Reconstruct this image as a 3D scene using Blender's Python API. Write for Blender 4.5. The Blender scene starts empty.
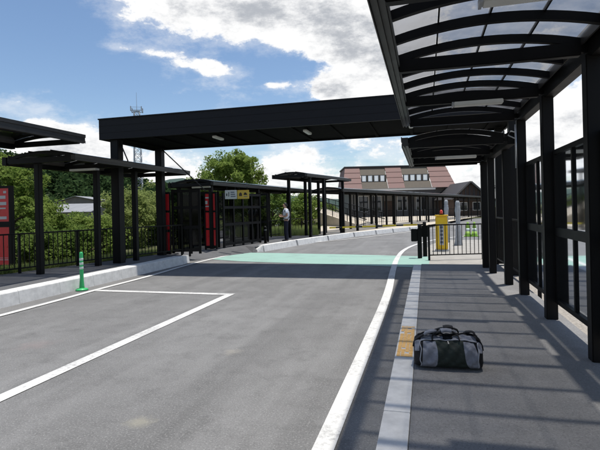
import bpy, bmesh, math, random
import numpy as np
from mathutils import Vector, Matrix

scene = bpy.context.scene
col = scene.collection
random.seed(7)
rng = np.random.default_rng(7)

# ------------------------------------------------------------------ camera
F_PX, PX, PY, ROLL, CAM_H = 475.0, 300.0, 208.9, 0.023, 1.6   # in pixels of the 600 x 450 photograph
TH = math.atan(125.6 / F_PX)                                  # yaw of the lens left of the road direction (+Y)
FWD = Vector((-math.sin(TH), math.cos(TH), 0)); RGT = Vector((math.cos(TH), math.sin(TH), 0)); UP = Vector((0, 0, 1))
cd = bpy.data.cameras.new('camera'); cam = bpy.data.objects.new('camera', cd); col.objects.link(cam)
cx = RGT * math.cos(ROLL) - UP * math.sin(ROLL)
cy = RGT * math.sin(ROLL) + UP * math.cos(ROLL)
cz = -FWD
cam.matrix_world = Matrix(((cx.x, cy.x, cz.x, 0), (cx.y, cy.y, cz.y, 0), (cx.z, cy.z, cz.z, CAM_H), (0, 0, 0, 1)))
cd.sensor_width = 36; cd.lens = F_PX / 600 * 36; cd.shift_y = -(225 - PY) / 600
cd.clip_end = 6000; cd.clip_start = 0.05
scene.camera = cam

def ray(x, y):
    dx = (x - PX) / F_PX; dy = (y - PY) / F_PX
    a = dx * math.cos(ROLL) - dy * math.sin(ROLL); b = dx * math.sin(ROLL) + dy * math.cos(ROLL)
    return FWD + RGT * a - UP * b
def G(x, y, z=0.0):                  # pixel on a level plane
    r = ray(x, y); t = (z - CAM_H) / r.z; p = r * t; p.z = z; return p
def atD(x, y, D):                    # pixel at a known distance along the lens
    return Vector((0, 0, CAM_H)) + ray(x, y) * D

# ------------------------------------------------------------------ sun, sky, exposure
SUN = Vector((0.093, 0.088, 1)).normalized()
sd = bpy.data.lights.new('sun', 'SUN'); sd.energy = 3.3; sd.angle = math.radians(1.4); sd.color = (1, .965, .91)
so = bpy.data.objects.new('sun', sd); col.objects.link(so)
so.rotation_euler = SUN.to_track_quat('Z', 'Y').to_euler(); so.location = (0, 0, 60)
scene.view_settings.view_transform = 'Standard'; scene.view_settings.look = 'None'
scene.view_settings.exposure = 0.52; scene.view_settings.gamma = 1; scene.view_settings.use_curve_mapping = False
scene.render.engine = 'CYCLES'
scene.cycles.transparent_max_bounces = 24

world = bpy.data.worlds.new('World'); scene.world = world; world.use_nodes = True
wn = world.node_tree; wn.nodes.clear(); WN, WL = wn.nodes, wn.links
def wmath(op, a, b=None, clamp=False):
    n = WN.new('ShaderNodeMath'); n.operation = op; n.use_clamp = clamp
    for i, v in enumerate((a, b)):
        if v is None: continue
        if isinstance(v, (int, float)): n.inputs[i].default_value = v
        else: WL.new(v, n.inputs[i])
    return n.outputs[0]
def wramp(v, lo, hi, smooth=True):
    n = WN.new('ShaderNodeMapRange'); n.interpolation_type = 'SMOOTHSTEP' if smooth else 'LINEAR'
    n.inputs['From Min'].default_value = lo; n.inputs['From Max'].default_value = hi
    WL.new(v, n.inputs['Value']); return n.outputs['Result']
sky = WN.new('ShaderNodeTexSky'); sky.sky_type = 'NISHITA'; sky.sun_disc = False
sky.sun_elevation = math.asin(SUN.z); sky.sun_rotation = math.atan2(SUN.x, SUN.y)
sky.air_density = 1.0; sky.dust_density = 0.6; sky.ozone_density = 2.2
tc = WN.new('ShaderNodeTexCoord'); sep = WN.new('ShaderNodeSeparateXYZ'); WL.new(tc.outputs['Generated'], sep.inputs[0])
X_, Y_, Z_ = sep.outputs
az = wmath('ARCTAN2', X_, Y_); el = wmath('ARCSINE', Z_)
# cloud layer coordinates: directions laid on a level sheet far above
zz = wmath('ADD', wmath('MAXIMUM', Z_, 0.0), 0.16)
cmb = WN.new('ShaderNodeCombineXYZ'); WL.new(wmath('DIVIDE', X_, zz), cmb.inputs[0]); WL.new(wmath('DIVIDE', Y_, zz), cmb.inputs[1])
def wnoise(scale, detail, rough, off=(0, 0, 0), dist=0.0):
    m = WN.new('ShaderNodeMapping'); m.inputs['Location'].default_value = off; WL.new(cmb.outputs[0], m.inputs['Vector'])
    n = WN.new('ShaderNodeTexNoise'); n.inputs['Scale'].default_value = scale; n.inputs['Detail'].default_value = detail
    n.inputs['Roughness'].default_value = rough; n.inputs['Distortion'].default_value = dist
    WL.new(m.outputs[0], n.inputs['Vector']); return n.outputs['Fac']
def dirnoise(scale, detail, rough, off, zs=1.0):
    m = WN.new('ShaderNodeMapping'); m.inputs['Location'].default_value = off; m.inputs['Scale'].default_value = (1, 1, zs)
    WL.new(tc.outputs['Generated'], m.inputs['Vector'])
    n = WN.new('ShaderNodeTexNoise'); n.inputs['Scale'].default_value = scale; n.inputs['Detail'].default_value = detail
    n.inputs['Roughness'].default_value = rough; WL.new(m.outputs[0], n.inputs['Vector']); return n.outputs['Fac']
def blob(px, py, rx, ry, amp):       # a cloud bank that stands in the direction of this pixel, radii in pixels
    r = ray(px, py).normalized(); a0 = math.atan2(r.x, r.y); e0 = math.asin(r.z)
    da = wmath('MULTIPLY', wmath('SUBTRACT', az, a0), F_PX / rx); de = wmath('MULTIPLY', wmath('SUBTRACT', el, e0), F_PX / ry)
    q = wmath('ADD', wmath('MULTIPLY', da, da), wmath('MULTIPLY', de, de))
    return wmath('MULTIPLY', wmath('EXPONENT', wmath('MULTIPLY', q, -1.0)), amp)
n1 = dirnoise(5.2, 9, 0.6, (3.1, 1.7, .4), 1.9)
n2 = dirnoise(15.0, 10, 0.66, (.3, 4.7, 2.2), 1.7)
dens = wmath('ADD', wmath('MULTIPLY', wmath('SUBTRACT', n1, 0.5), 1.25), wmath('MULTIPLY', wmath('SUBTRACT', n2, 0.5), 1.05))
banks = [(170, 2, 85, 26, .52), (255, 14, 60, 28, .50), (330, 2, 90, 42, .62), (372, 62, 46, 42, .62), (335, 88, 26, 14, .42), (420, 40, 90, 60, .3),
         (190, 62, 30, 8, .46), (222, 70, 24, 9, .50), (160, 53, 18, 5, .36), (120, 48, 20, 4, .46), (276, 85, 18, 5, .46),
         (58, 133, 36, 15, .70), (90, 150, 40, 9, .4), (30, 82, 26, 22, .20), (40, 104, 60, 7, .16), (575, 110, 60, 40, .5), (40, 22, 90, 40, -.5),
         (90, 92, 90, 22, -.36), (260, 62, 60, 10, -.28), (575, 66, 14, 9, -.3), (250, 108, 55, 10, -.2)]
for b in banks: dens = wmath('ADD', dens, blob(*b))
# towards the horizon the cumulus close up into one pale bank
low = wramp(el, math.radians(11.5), math.radians(3.0)); dens = wmath('ADD', dens, wmath('MULTIPLY', low, 0.40))
cover = wramp(dens, 0.17, 0.38)
thin = wmath('MULTIPLY', wramp(wmath('ADD', dens, wmath('MULTIPLY', wmath('SUBTRACT', wnoise(2.4, 7, .66, (5, 2, 0)), .5), 1.5)), -0.12, 0.5), 0.44)
cover = wmath('MAXIMUM', cover, thin)
# thick cloud is grey below and bright at its sunlit rims
thick = wramp(wmath('ADD', wmath('MULTIPLY', dens, .75), wmath('MULTIPLY', wmath('SUBTRACT', dirnoise(9.5, 9, .66, (8.3, .7, 5.2), 2.2), 0.5), 2.1)), 0.36, 1.0)
cl = WN.new('ShaderNodeMix'); cl.data_type = 'RGBA'; WL.new(thick, cl.inputs['Factor'])
cl.inputs['A'].default_value = (7.9, 7.9, 7.9, 1); cl.inputs['B'].default_value = (3.7, 3.9, 4.25, 1)
hs = WN.new('ShaderNodeHueSaturation'); hs.inputs['Saturation'].default_value = 1.04; hs.inputs['Value'].default_value = 1.06
WL.new(sky.outputs[0], hs.inputs['Color'])
mixc = WN.new('ShaderNodeMix'); mixc.data_type = 'RGBA'; WL.new(cover, mixc.inputs['Factor'])
WL.new(hs.outputs[0], mixc.inputs['A']); WL.new(cl.outputs['Result'], mixc.inputs['B'])
bg = WN.new('ShaderNodeBackground'); bg.inputs['Strength'].default_value = 0.09; WL.new(mixc.outputs['Result'], bg.inputs['Color'])
wo = WN.new('ShaderNodeOutputWorld'); WL.new(bg.outputs[0], wo.inputs['Surface'])

# ------------------------------------------------------------------ materials
MATS = {}
def material(name, base, rough=0.6, spec=0.5, metal=0.0, var=0.0, vscale=6.0, bump=0.0, bscale=60.0, colour2=None, coat=0.0):
    m = bpy.data.materials.new(name); m.use_nodes = True; nt = m.node_tree; N, L = nt.nodes, nt.links
    p = N['Principled BSDF']; p.inputs['Roughness'].default_value = rough; p.inputs['Specular IOR Level'].default_value = spec
    p.inputs['Metallic'].default_value = metal; p.inputs['Coat Weight'].default_value = coat
    tco = N.new('ShaderNodeTexCoord')
    if var > 0:
        nz = N.new('ShaderNodeTexNoise'); nz.inputs['Scale'].default_value = vscale; nz.inputs['Detail'].default_value = 7; nz.inputs['Roughness'].default_value = .65
        L.new(tco.outputs['Object'], nz.inputs['Vector'])
        mx = N.new('ShaderNodeMix'); mx.data_type = 'RGBA'
        c2 = colour2 or [c * (1 + var) for c in base]
        mx.inputs['A'].default_value = (*[c * (1 - var) for c in base], 1); mx.inputs['B'].default_value = (*c2, 1)
        mr = N.new('ShaderNodeMapRange'); mr.inputs['From Min'].default_value = .3; mr.inputs['From Max'].default_value = .7
        L.new(nz.outputs['Fac'], mr.inputs['Value']); L.new(mr.outputs[0], mx.inputs['Factor']); L.new(mx.outputs['Result'], p.inputs['Base Color'])
        mr2 = N.new('ShaderNodeMapRange'); mr2.inputs['To Min'].default_value = max(.05, rough - .12); mr2.inputs['To Max'].default_value = min(1, rough + .12)
        L.new(nz.outputs['Fac'], mr2.inputs['Value']); L.new(mr2.outputs[0], p.inputs['Roughness'])
    else: p.inputs['Base Color'].default_value = (*base, 1)
    if bump > 0:
        nb = N.new('ShaderNodeTexNoise'); nb.inputs['Scale'].default_value = bscale; nb.inputs['Detail'].default_value = 4
        L.new(tco.outputs['Object'], nb.inputs['Vector'])
        bp = N.new('ShaderNodeBump'); bp.inputs['Strength'].default_value = bump; bp.inputs['Distance'].default_value = .01
        L.new(nb.outputs['Fac'], bp.inputs['Height']); L.new(bp.outputs[0], p.inputs['Normal'])
    MATS[name] = m; return m

def asphalt(name, dark, light, speck, stains=(), streak=True):
    m = bpy.data.materials.new(name); m.use_nodes = True; N, L = m.node_tree.nodes, m.node_tree.links
    p = N['Principled BSDF']; p.inputs['Roughness'].default_value = .88; p.inputs['Specular IOR Level'].default_value = .35
    g = N.new('ShaderNodeNewGeometry')
    def noise(scale, det, rg=.6, sc=(1, 1, 1)):
        mp = N.new('ShaderNodeMapping'); mp.inputs['Scale'].default_value = sc; L.new(g.outputs['Position'], mp.inputs['Vector'])
        n = N.new('ShaderNodeTexNoise'); n.inputs['Scale'].default_value = scale; n.inputs['Detail'].default_value = det; n.inputs['Roughness'].default_value = rg
        L.new(mp.outputs[0], n.inputs['Vector']); return n.outputs['Fac']
    def ramp(v, lo, hi, t0=0., t1=1.):
        r = N.new('ShaderNodeMapRange'); r.inputs['From Min'].default_value = lo; r.inputs['From Max'].default_value = hi
        r.inputs['To Min'].default_value = t0; r.inputs['To Max'].default_value = t1; L.new(v, r.inputs['Value']); return r.outputs[0]
    def mix(f, a, b):
        x = N.new('ShaderNodeMix'); x.data_type = 'RGBA'; L.new(f, x.inputs['Factor'])
        for k, v in (('A', a), ('B', b)):
            if isinstance(v, tuple): x.inputs[k].default_value = (*v, 1)
            else: L.new(v, x.inputs[k])
        return x.outputs['Result']
    c = mix(ramp(noise(.55, 8, .68), .34, .66), dark, light)
    if streak: c = mix(ramp(noise(1.6, 5, .6, (1.0, .07, 1)), .5, .78, 0, .5), c, tuple(v * 1.45 for v in light))
    c = mix(ramp(noise(2.6, 7, .74), .5, .72, 0, .62), c, tuple(v * .62 for v in dark))
    c = mix(ramp(noise(6.5, 6, .78), .54, .76, 0, .28), c, tuple(v * 1.5 for v in light))
    if streak: c = mix(ramp(noise(.9, 4, .55, (1.4, .05, 1)), .54, .7, 0, .5), c, tuple(v * .68 for v in dark))
    c = mix(ramp(noise(62, 4, .8), .52, .70, 0, .8), c, speck)
    c = mix(ramp(noise(90, 4, .8), .53, .68, 0, .85), c, tuple(v * .42 for v in dark))
    for (sx, sy, r, cc) in stains:
        vd = N.new('ShaderNodeVectorMath'); vd.operation = 'DISTANCE'; L.new(g.outputs['Position'], vd.inputs[0]); vd.inputs[1].default_value = (sx, sy, 0)
        ad = N.new('ShaderNodeMath'); ad.operation = 'MULTIPLY_ADD'; L.new(noise(9, 5), ad.inputs[0]); ad.inputs[1].default_value = -r * 1.6; L.new(vd.outputs['Value'], ad.inputs[2])
        c = mix(ramp(ad.outputs[0], r * .1, -r * .7, 0, .5), c, cc)
    L.new(c, p.inputs['Base Color'])
    bp = N.new('ShaderNodeBump'); bp.inputs['Strength'].default_value = .55; bp.inputs['Distance'].default_value = .006
    L.new(noise(110, 3, .7), bp.inputs['Height']); L.new(bp.outputs[0], p.inputs['Normal'])
    MATS[name] = m; return m

def paint(name, base, under, wear=.5):
    m = bpy.data.materials.new(name); m.use_nodes = True; N, L = m.node_tree.nodes, m.node_tree.links
    p = N['Principled BSDF']; p.inputs['Roughness'].default_value = .7
    g = N.new('ShaderNodeNewGeometry')
    n = N.new('ShaderNodeTexNoise'); n.inputs['Scale'].default_value = 24; n.inputs['Detail'].default_value = 8; n.inputs['Roughness'].default_value = .75; L.new(g.outputs['Position'], n.inputs['Vector'])
    n2 = N.new('ShaderNodeTexNoise'); n2.inputs['Scale'].default_value = 1.7; n2.inputs['Detail'].default_value = 5; L.new(g.outputs['Position'], n2.inputs['Vector'])
    ad = N.new('ShaderNodeMath'); ad.operation = 'MULTIPLY_ADD'; L.new(n2.outputs['Fac'], ad.inputs[0]); ad.inputs[1].default_value = .7; L.new(n.outputs['Fac'], ad.inputs[2])
    r = N.new('ShaderNodeMapRange'); r.inputs['From Min'].default_value = .86; r.inputs['From Max'].default_value = 1.14; r.inputs['To Max'].default_value = wear; L.new(ad.outputs[0], r.inputs['Value'])
    x = N.new('ShaderNodeMix'); x.data_type = 'RGBA'; x.inputs['A'].default_value = (*base, 1); x.inputs['B'].default_value = (*under, 1)
    L.new(r.outputs[0], x.inputs['Factor']); L.new(x.outputs['Result'], p.inputs['Base Color'])
    MATS[name] = m; return m

def sheet_glass(name, tint, rough=.06, haze=.0, ior=1.5, milky=False):
    m = bpy.data.materials.new(name); m.use_nodes = True; N, L = m.node_tree.nodes, m.node_tree.links
    N.remove(N['Principled BSDF']); out = N['Material Output']
    t = N.new('ShaderNodeBsdfTransparent'); t.inputs['Color'].default_value = (*tint, 1)
    d = N.new('ShaderNodeBsdfTranslucent' if milky else 'ShaderNodeBsdfDiffuse'); d.inputs['Color'].default_value = (.40, .405, .42, 1) if milky else (.3, .31, .33, 1)
    gl = N.new('ShaderNodeBsdfGlossy'); gl.inputs['Roughness'].default_value = rough; gl.inputs['Color'].default_value = (.9, .93, .97, 1)
    fr = N.new('ShaderNodeFresnel'); fr.inputs['IOR'].default_value = ior
    tcn = N.new('ShaderNodeTexCoord'); nz = N.new('ShaderNodeTexNoise'); nz.inputs['Scale'].default_value = 5; nz.inputs['Detail'].default_value = 6
    L.new(tcn.outputs['Object'], nz.inputs['Vector'])
    hz = N.new('ShaderNodeMath'); hz.operation = 'MULTIPLY'; hz.inputs[1].default_value = haze * 2; L.new(nz.outputs['Fac'], hz.inputs[0])
    a = N.new('ShaderNodeMixShader'); L.new(hz.outputs[0], a.inputs[0]); L.new(t.outputs[0], a.inputs[1]); L.new(d.outputs[0], a.inputs[2])
    b = N.new('ShaderNodeMixShader'); L.new(fr.outputs[0], b.inputs[0]); L.new(a.outputs[0], b.inputs[1]); L.new(gl.outputs[0], b.inputs[2])
    L.new(b.outputs[0], out.inputs['Surface']); MATS[name] = m; return m

def leafmat(name, c1, c2, trans=.35):
    m = bpy.data.materials.new(name); m.use_nodes = True; N, L = m.node_tree.nodes, m.node_tree.links
    N.remove(N['Principled BSDF']); out = N['Material Output']
    g = N.new('ShaderNodeNewGeometry')
    x = N.new('ShaderNodeMix'); x.data_type = 'RGBA'; x.inputs['A'].default_value = (*c1, 1); x.inputs['B'].default_value = (*c2, 1)
    nz = N.new('ShaderNodeTexNoise'); nz.inputs['Scale'].default_value = .8; nz.inputs['Detail'].default_value = 3; L.new(g.outputs['Position'], nz.inputs['Vector'])
    av = N.new('ShaderNodeMath'); av.operation = 'MULTIPLY_ADD'; L.new(g.outputs['Random Per Island'], av.inputs[0]); av.inputs[1].default_value = .6
    sb = N.new('ShaderNodeMath'); sb.operation = 'MULTIPLY_ADD'; L.new(nz.outputs['Fac'], sb.inputs[0]); sb.inputs[1].default_value = 1.4; sb.inputs[2].default_value = -.5
    L.new(sb.outputs[0], av.inputs[2]); av.use_clamp = True
    L.new(av.outputs[0], x.inputs['Factor'])
    d = N.new('ShaderNodeBsdfDiffuse'); t = N.new('ShaderNodeBsdfTranslucent')
    L.new(x.outputs['Result'], d.inputs['Color']); L.new(x.outputs['Result'], t.inputs['Color'])
    mx = N.new('ShaderNodeMixShader'); mx.inputs[0].default_value = trans; L.new(d.outputs[0], mx.inputs[1]); L.new(t.outputs[0], mx.inputs[2])
    L.new(mx.outputs[0], out.inputs['Surface']); MATS[name] = m; return m

st1 = G(232, 352); st2 = G(140, 422)
st3 = G(35, 345)
asphalt('road_asphalt', (.140, .137, .132), (.205, .202, .195), (.37, .365, .35), [(st1.x, st1.y, .15, (.30, .28, .24)), (st2.x, st2.y, .15, (.32, .30, .23)), (st3.x, st3.y, .3, (.24, .2, .19))])
asphalt('platform_asphalt', (.185, .180, .173), (.250, .243, .235), (.34, .335, .325), streak=False)
asphalt('left_asphalt', (.085, .085, .087), (.125, .124, .124), (.19, .19, .19), streak=False)
material('kerb_concrete', (.66, .65, .62), .85, .3, var=.16, vscale=7, bump=.25, bscale=120)
material('apron_concrete', (.34, .32, .285), .9, .3, var=.2, vscale=2.5, bump=.3, bscale=70)
material('plaza_concrete', (.50, .44, .35), .9, .3, var=.16, vscale=1.5, bump=.2)
material('gravel', (.33, .30, .26), .95, .2, var=.45, vscale=34, bump=1.0, bscale=50)
material('soil', (.10, .105, .05), .95, .1, var=.5, vscale=1.2)
paint('white_paint', (.62, .61, .58), (.24, .235, .225), .9)
paint('green_paint', (.27, .43, .36), (.20, .27, .235), .85)
paint('orange_paint', (.86, .50, .16), (.62, .60, .54), 1.0)
material('black_metal', (.0045, .0043, .0043), .5, .18, var=.25, vscale=4)
material('fascia_metal', (.0085, .0085, .010), .55, .22, var=.18, vscale=2)
material('soffit_black', (.0028, .0028, .0028), .9, .05, var=.3, vscale=3)
material('bronze_metal', (.035, .033, .03), .45, .4, metal=.3, var=.2, vscale=5)
material('lamp_white', (.62, .62, .58), .45, .5, var=.06)
material('galvanised', (.42, .43, .44), .4, .5, metal=.6, var=.2, vscale=12)
sheet_glass('roof_sheet', (.40, .40, .405), .12, .26, milky=True)
sheet_glass('screen_glass', (.19, .195, .20), .05, .05, 1.17)
sheet_glass('dark_glass', (.10, .11, .10), .06, .004, 1.2)
material('sky_window', (.62, .66, .70), .12, .5, metal=.9)
sheet_glass('window_glass', (.10, .12, .14), .03, .1, 1.6)
material('red_panel', (.62, .020, .026), .3, .5, var=.12, vscale=3)
material('print_white', (.52, .52, .51), .5)
material('sign_yellow', (.58, .38, .05), .45, var=.06)
material('sign_grey', (.12, .14, .18), .5)
material('green_plastic', (.035, .42, .13), .42, .5, var=.12, vscale=9)
material('pale_tape', (.62, .70, .62), .4)
material('yellow_paint', (.83, .53, .02), .45, .5, var=.1)
material('red_lamp', (.60, .05, .03), .25, .6)
material('lime_plastic', (.30, .50, .07), .5, var=.1)
material('statue_grey', (.36, .375, .385), .6, .4, var=.2, vscale=8)
material('bag_black', (.010, .010, .012), .72, .35, var=.3, vscale=40, bump=.55, bscale=38)
material('bag_grey', (.20, .21, .245), .7, .4, var=.22, vscale=22, bump=.55, bscale=42)
material('bag_green', (.018, .026, .021), .75, .35, var=.3, vscale=22, bump=.55, bscale=42)
material('bag_piping', (.33, .34, .37), .6, .4)
material('skin', (.42, .25, .17), .5, .4)
material('hair', (.012, .010, .009), .5, .4)
material('shirt', (.74, .78, .84), .8, .2, var=.08, vscale=20, bump=.4, bscale=30)
material('trousers', (.020, .022, .034), .85, .2, var=.2, vscale=15)
material('shoe', (.012, .012, .012), .45)
material('roof_pink', (.21, .122, .104), .7, .3, var=.12, vscale=1.5)
material('wall_taupe', (.125, .105, .08), .8, .3, var=.14, vscale=2)
material('wall_cream', (.17, .16, .15), .8, .3, var=.1, vscale=1)
material('frame_white', (.70, .70, .69), .5)
material('brown_timber', (.075, .05, .038), .75, .3, var=.3, vscale=3)
material('dark_roof', (.05, .047, .048), .6, .4, var=.2, vscale=2)
material('shed_roof', (.27, .27, .27), .6, .4, var=.14, vscale=.6)
material('shed_wall', (.16, .145, .13), .8, .3, var=.2, vscale=1)
material('bark', (.10, .075, .05), .9, .2, var=.4, vscale=6, bump=.6, bscale=14)
material('hill_green', (.035, .05, .022), .95, .1, var=.35, vscale=.05)
material('mountain', (.055, .085, .07), .95, .1, var=.2, vscale=.006)
leafmat('leaf_bright', (.085, .15, .026), (.30, .375, .10), .5)
leafmat('leaf_mid', (.066, .12, .024), (.24, .32, .085), .5)
leafmat('leaf_dark', (.018, .042, .014), (.052, .092, .026))
leafmat('leaf_straw', (.15, .20, .05), (.36, .41, .15), .5)
leafmat('leaf_forest', (.020, .044, .018), (.065, .105, .038))

# ------------------------------------------------------------------ builders
class MB:
    def __init__(self): self.v, self.f, self.smooth = [], [], False
    def add(self, vs, fs):
        o = len(self.v); self.v += [tuple(p) for p in vs]; self.f += [tuple(i + o for i in f) for f in fs]; return self
    def box(self, a, b):
        (x0, y0, z0), (x1, y1, z1) = a, b
        x0, x1 = min(x0, x1), max(x0, x1); y0, y1 = min(y0, y1), max(y0, y1); z0, z1 = min(z0, z1), max(z0, z1)
        return self.add([(x0, y0, z0), (x1, y0, z0), (x1, y1, z0), (x0, y1, z0), (x0, y0, z1), (x1, y0, z1), (x1, y1, z1), (x0, y1, z1)],
                        [(0, 3, 2, 1), (4, 5, 6, 7), (0, 1, 5, 4), (1, 2, 6, 5), (2, 3, 7, 6), (3, 0, 4, 7)])
    def bar(self, p, q, w, h, up=(0, 0, 1)):
        p, q = Vector(p), Vector(q); d = (q - p).normalized(); s = d.cross(Vector(up))
        if s.length < 1e-4: s = d.cross(Vector((0, 1, 0)))
        s.normalize(); u = s.cross(d).normalized(); s *= w / 2; u *= h / 2
        return self.add([p - s - u, p + s - u, p + s + u, p - s + u, q - s - u, q + s - u, q + s + u, q - s + u],
                        [(0, 1, 2, 3), (7, 6, 5, 4), (1, 0, 4, 5), (2, 1, 5, 6), (3, 2, 6, 7), (0, 3, 7, 4)])
    def tube(self, pts, r, n=8, cap=True):
        pts = [Vector(p) for p in pts]; rs = r if isinstance(r, (list, tuple)) else [r] * len(pts)
        o = len(self.v); k = len(pts); ref = None
        for i, p in enumerate(pts):
            d = (pts[min(i + 1, k - 1)] - pts[max(i - 1, 0)]).normalized()
            if ref is None or abs(ref.dot(d)) > .95: ref = Vector((0, 0, 1)) if abs(d.z) < .9 else Vector((1, 0, 0))
            s = d.cross(ref).normalized(); u = s.cross(d).normalized(); ref = u
            for j in range(n):
                a = 2 * math.pi * j / n; self.v.append(tuple(p + s * (rs[i] * math.cos(a)) + u * (rs[i] * math.sin(a))))
        for i in range(k - 1):
            for j in range(n):
                a, b = o + i * n + j, o + i * n + (j + 1) % n; self.f.append((a, a + n, b + n, b))
        if cap:
            self.f.append(tuple(o + j for j in range(n))); self.f.append(tuple(o + (k - 1) * n + j for j in reversed(range(n))))
        return self
    def prism(self, poly, z0, z1):
        n = len(poly); vs = [(x, y, z0) for x, y in poly] + [(x, y, z1) for x, y in poly]
        fs = [tuple(reversed(range(n))), tuple(range(n, 2 * n))] + [(i, (i + 1) % n, n + (i + 1) % n, n + i) for i in range(n)]
        return self.add(vs, fs)
    def lathe(self, prof, n=16):
        return self.tube_rings([[(r * math.cos(2 * math.pi * j / n), r * math.sin(2 * math.pi * j / n), z) for j in range(n)] for r, z in prof])
    def tube_rings(self, rings, closed=True):
        o = len(self.v); n = len(rings[0])
        for rg in rings: self.v += [tuple(p) for p in rg]
        for i in range(len(rings) - 1):
            for j in range(n if closed else n - 1):
                a, b = o + i * n + j, o + i * n + (j + 1) % n; self.f.append((a, b, b + n, a + n))
        if closed:
            self.f.append(tuple(o + j for j in reversed(range(n)))); self.f.append(tuple(o + (len(rings) - 1) * n + j for j in range(n)))
        return self
    def mesh(self, name, mat, smooth=False, bevel=0):
        m = bpy.data.meshes.new(name); m.from_pydata(self.v, [], self.f); m.update()
        if bevel:
            bm = bmesh.new(); bm.from_mesh(m); bmesh.ops.bevel(bm, geom=list(bm.edges), offset=bevel, segments=2, affect='EDGES', clamp_overlap=True); bm.to_mesh(m); bm.free()
        if smooth: m.polygons.foreach_set('use_smooth', [True] * len(m.polygons))
        m.materials.append(MATS[mat]); return m
    def build(self, name, mat, parent=None, smooth=False, bevel=0, loc=None):
        o = bpy.data.objects.new(name, self.mesh(name, mat, smooth, bevel)); col.objects.link(o); o.parent = parent
        if loc: o.location = loc
        return o
def inst(name, mesh, parent=None, loc=(0, 0, 0), rz=0):
    o = bpy.data.objects.new(name, mesh); col.objects.link(o); o.parent = parent; o.location = loc; o.rotation_euler.z = rz; return o
def tag(o, label=None, cat=None, group=None, kind=None):
    if label: o['label'] = label
    if cat: o['category'] = cat
    if group: o['group'] = group
    if kind: o['kind'] = kind
    return o
def empty(name, loc=(0, 0, 0), rz=0, label=None, cat=None, group=None):
    o = bpy.data.objects.new(name, None); col.objects.link(o); o.location = loc; o.rotation_euler.z = rz; o.empty_display_size = .2
    return tag(o, label, cat, group)
def copy_tree(o, parent=None):
    c = o.copy(); col.objects.link(c); c.parent = parent
    for ch in list(o.children): copy_tree(ch, c)
    return c
def box_part(name, a, b, mat, parent=None, bevel=0): return MB().box(a, b).build(name, mat, parent, bevel=bevel)
def sheet(name, pts, mat, parent=None, z=None):
    vs = [(p[0], p[1], z if z is not None else p[2]) for p in pts]
    return MB().add(vs, [tuple(range(len(vs)))]).build(name, mat, parent)

# ------------------------------------------------------------------ the setting: ground, road, pavements, kerbs
ZL = .25    # left pavement
ZR = .20    # right platform
gr = MB()
n = 24; S = 1800
gr.add([(-S, -S, -.45), (S, -S, -.45), (S, S, -.45), (-S, S, -.45)], [(0, 1, 2, 3)])
tag(gr.build('ground', 'soil'), kind='structure')
road = sheet('road', [(-7.6, -14), (-.1, -14), (-.1, 12.4), (30, 12.4), (30, 60), (2.6, 60), (-1.2, 32.8), (-4.2, 25.6), (-5.6, 20.3), (-6.3, 17.1), (-8.4, 14.6), (-9.2, 13.2), (-7.6, 13.2)], 'road_asphalt', z=0.0)
tag(road, kind='structure')
road_b = MB().box((-16, -14.5, -.44), (30.5, 60.5, -.02)).build('road_bed', 'soil'); tag(road_b, kind='structure')
def strip(name, pts, w, mat, z=.004):   # a painted line along a path
    m = MB(); L = []; P = [Vector((p[0], p[1], 0)) for p in pts]
    for i, p in enumerate(P):
        d = (P[min(i + 1, len(P) - 1)] - P[max(i - 1, 0)]).normalized(); s = Vector((d.y, -d.x, 0)) * (w / 2)
        L += [(p.x - s.x, p.y - s.y, z), (p.x + s.x, p.y + s.y, z)]
    m.add(L, [(2 * i, 2 * i + 1, 2 * i + 3, 2 * i + 2) for i in range(len(P) - 1)])
    return m.build(name, mat, road)
def smooth_path(pts, k=6):
    P = [Vector((p[0], p[1], 0)) for p in pts]; out = []
    for i in range(len(P) - 1):
        a, b, c, d = P[max(i - 1, 0)], P[i], P[i + 1], P[min(i + 2, len(P) - 1)]
        for j in range(k):
            t = j / k; out.append(.5 * ((2 * b) + (c - a) * t + (2 * a - 5 * b + 4 * c - d) * t * t + (3 * b - a - 3 * c + d) * t ** 3))
    return out + [P[-1]]
sheet('green_strip', [(-7.0, 14.45), (-5.6, 13.84), (-.36, 12.76), (-.36, 13.1), (.05, 13.1), (.1, 15.5), (-2.17, 16.0), (-5.3, 16.55), (-6.5, 16.7)], 'green_paint', road, .008)
strip('edge_line', smooth_path([(-.69, -8), (-.69, 3), (-.70, 8.27), (-.82, 12.0), (-.88, 14.6), (-.83, 17.2), (-.6, 19.3), (-.2, 21.2), (.54, 23.4), (2.2, 26), (5, 28.5)]), .145, 'white_paint', .012)
strip('edge_line', smooth_path([(-6.45, -6), (-6.6, 6.1), (-6.68, 8.4), (-6.72, 10.5), (-6.9, 13.6), (-6.62, 17.1), (-5.2, 21.5), (-3.36, 24.9), (-.7, 31.4), (1, 36)]), .13, 'white_paint', .012)
sheet('parking_line', [(-6.66, 8.36), (-6.66, 8.52), (-3.56, 8.47), (-3.56, -6), (-3.71, -6), (-3.71, 8.31)], 'white_paint', road, .007)
sheet('apron', [(-.30, 12.62), (12, 12.62), (12, 23), (.9, 23), (.2, 20.5), (-.12, 17.6), (-.1, 15.0)], 'apron_concrete', z=.004); tag(bpy.data.objects['apron'], kind='structure')

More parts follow.
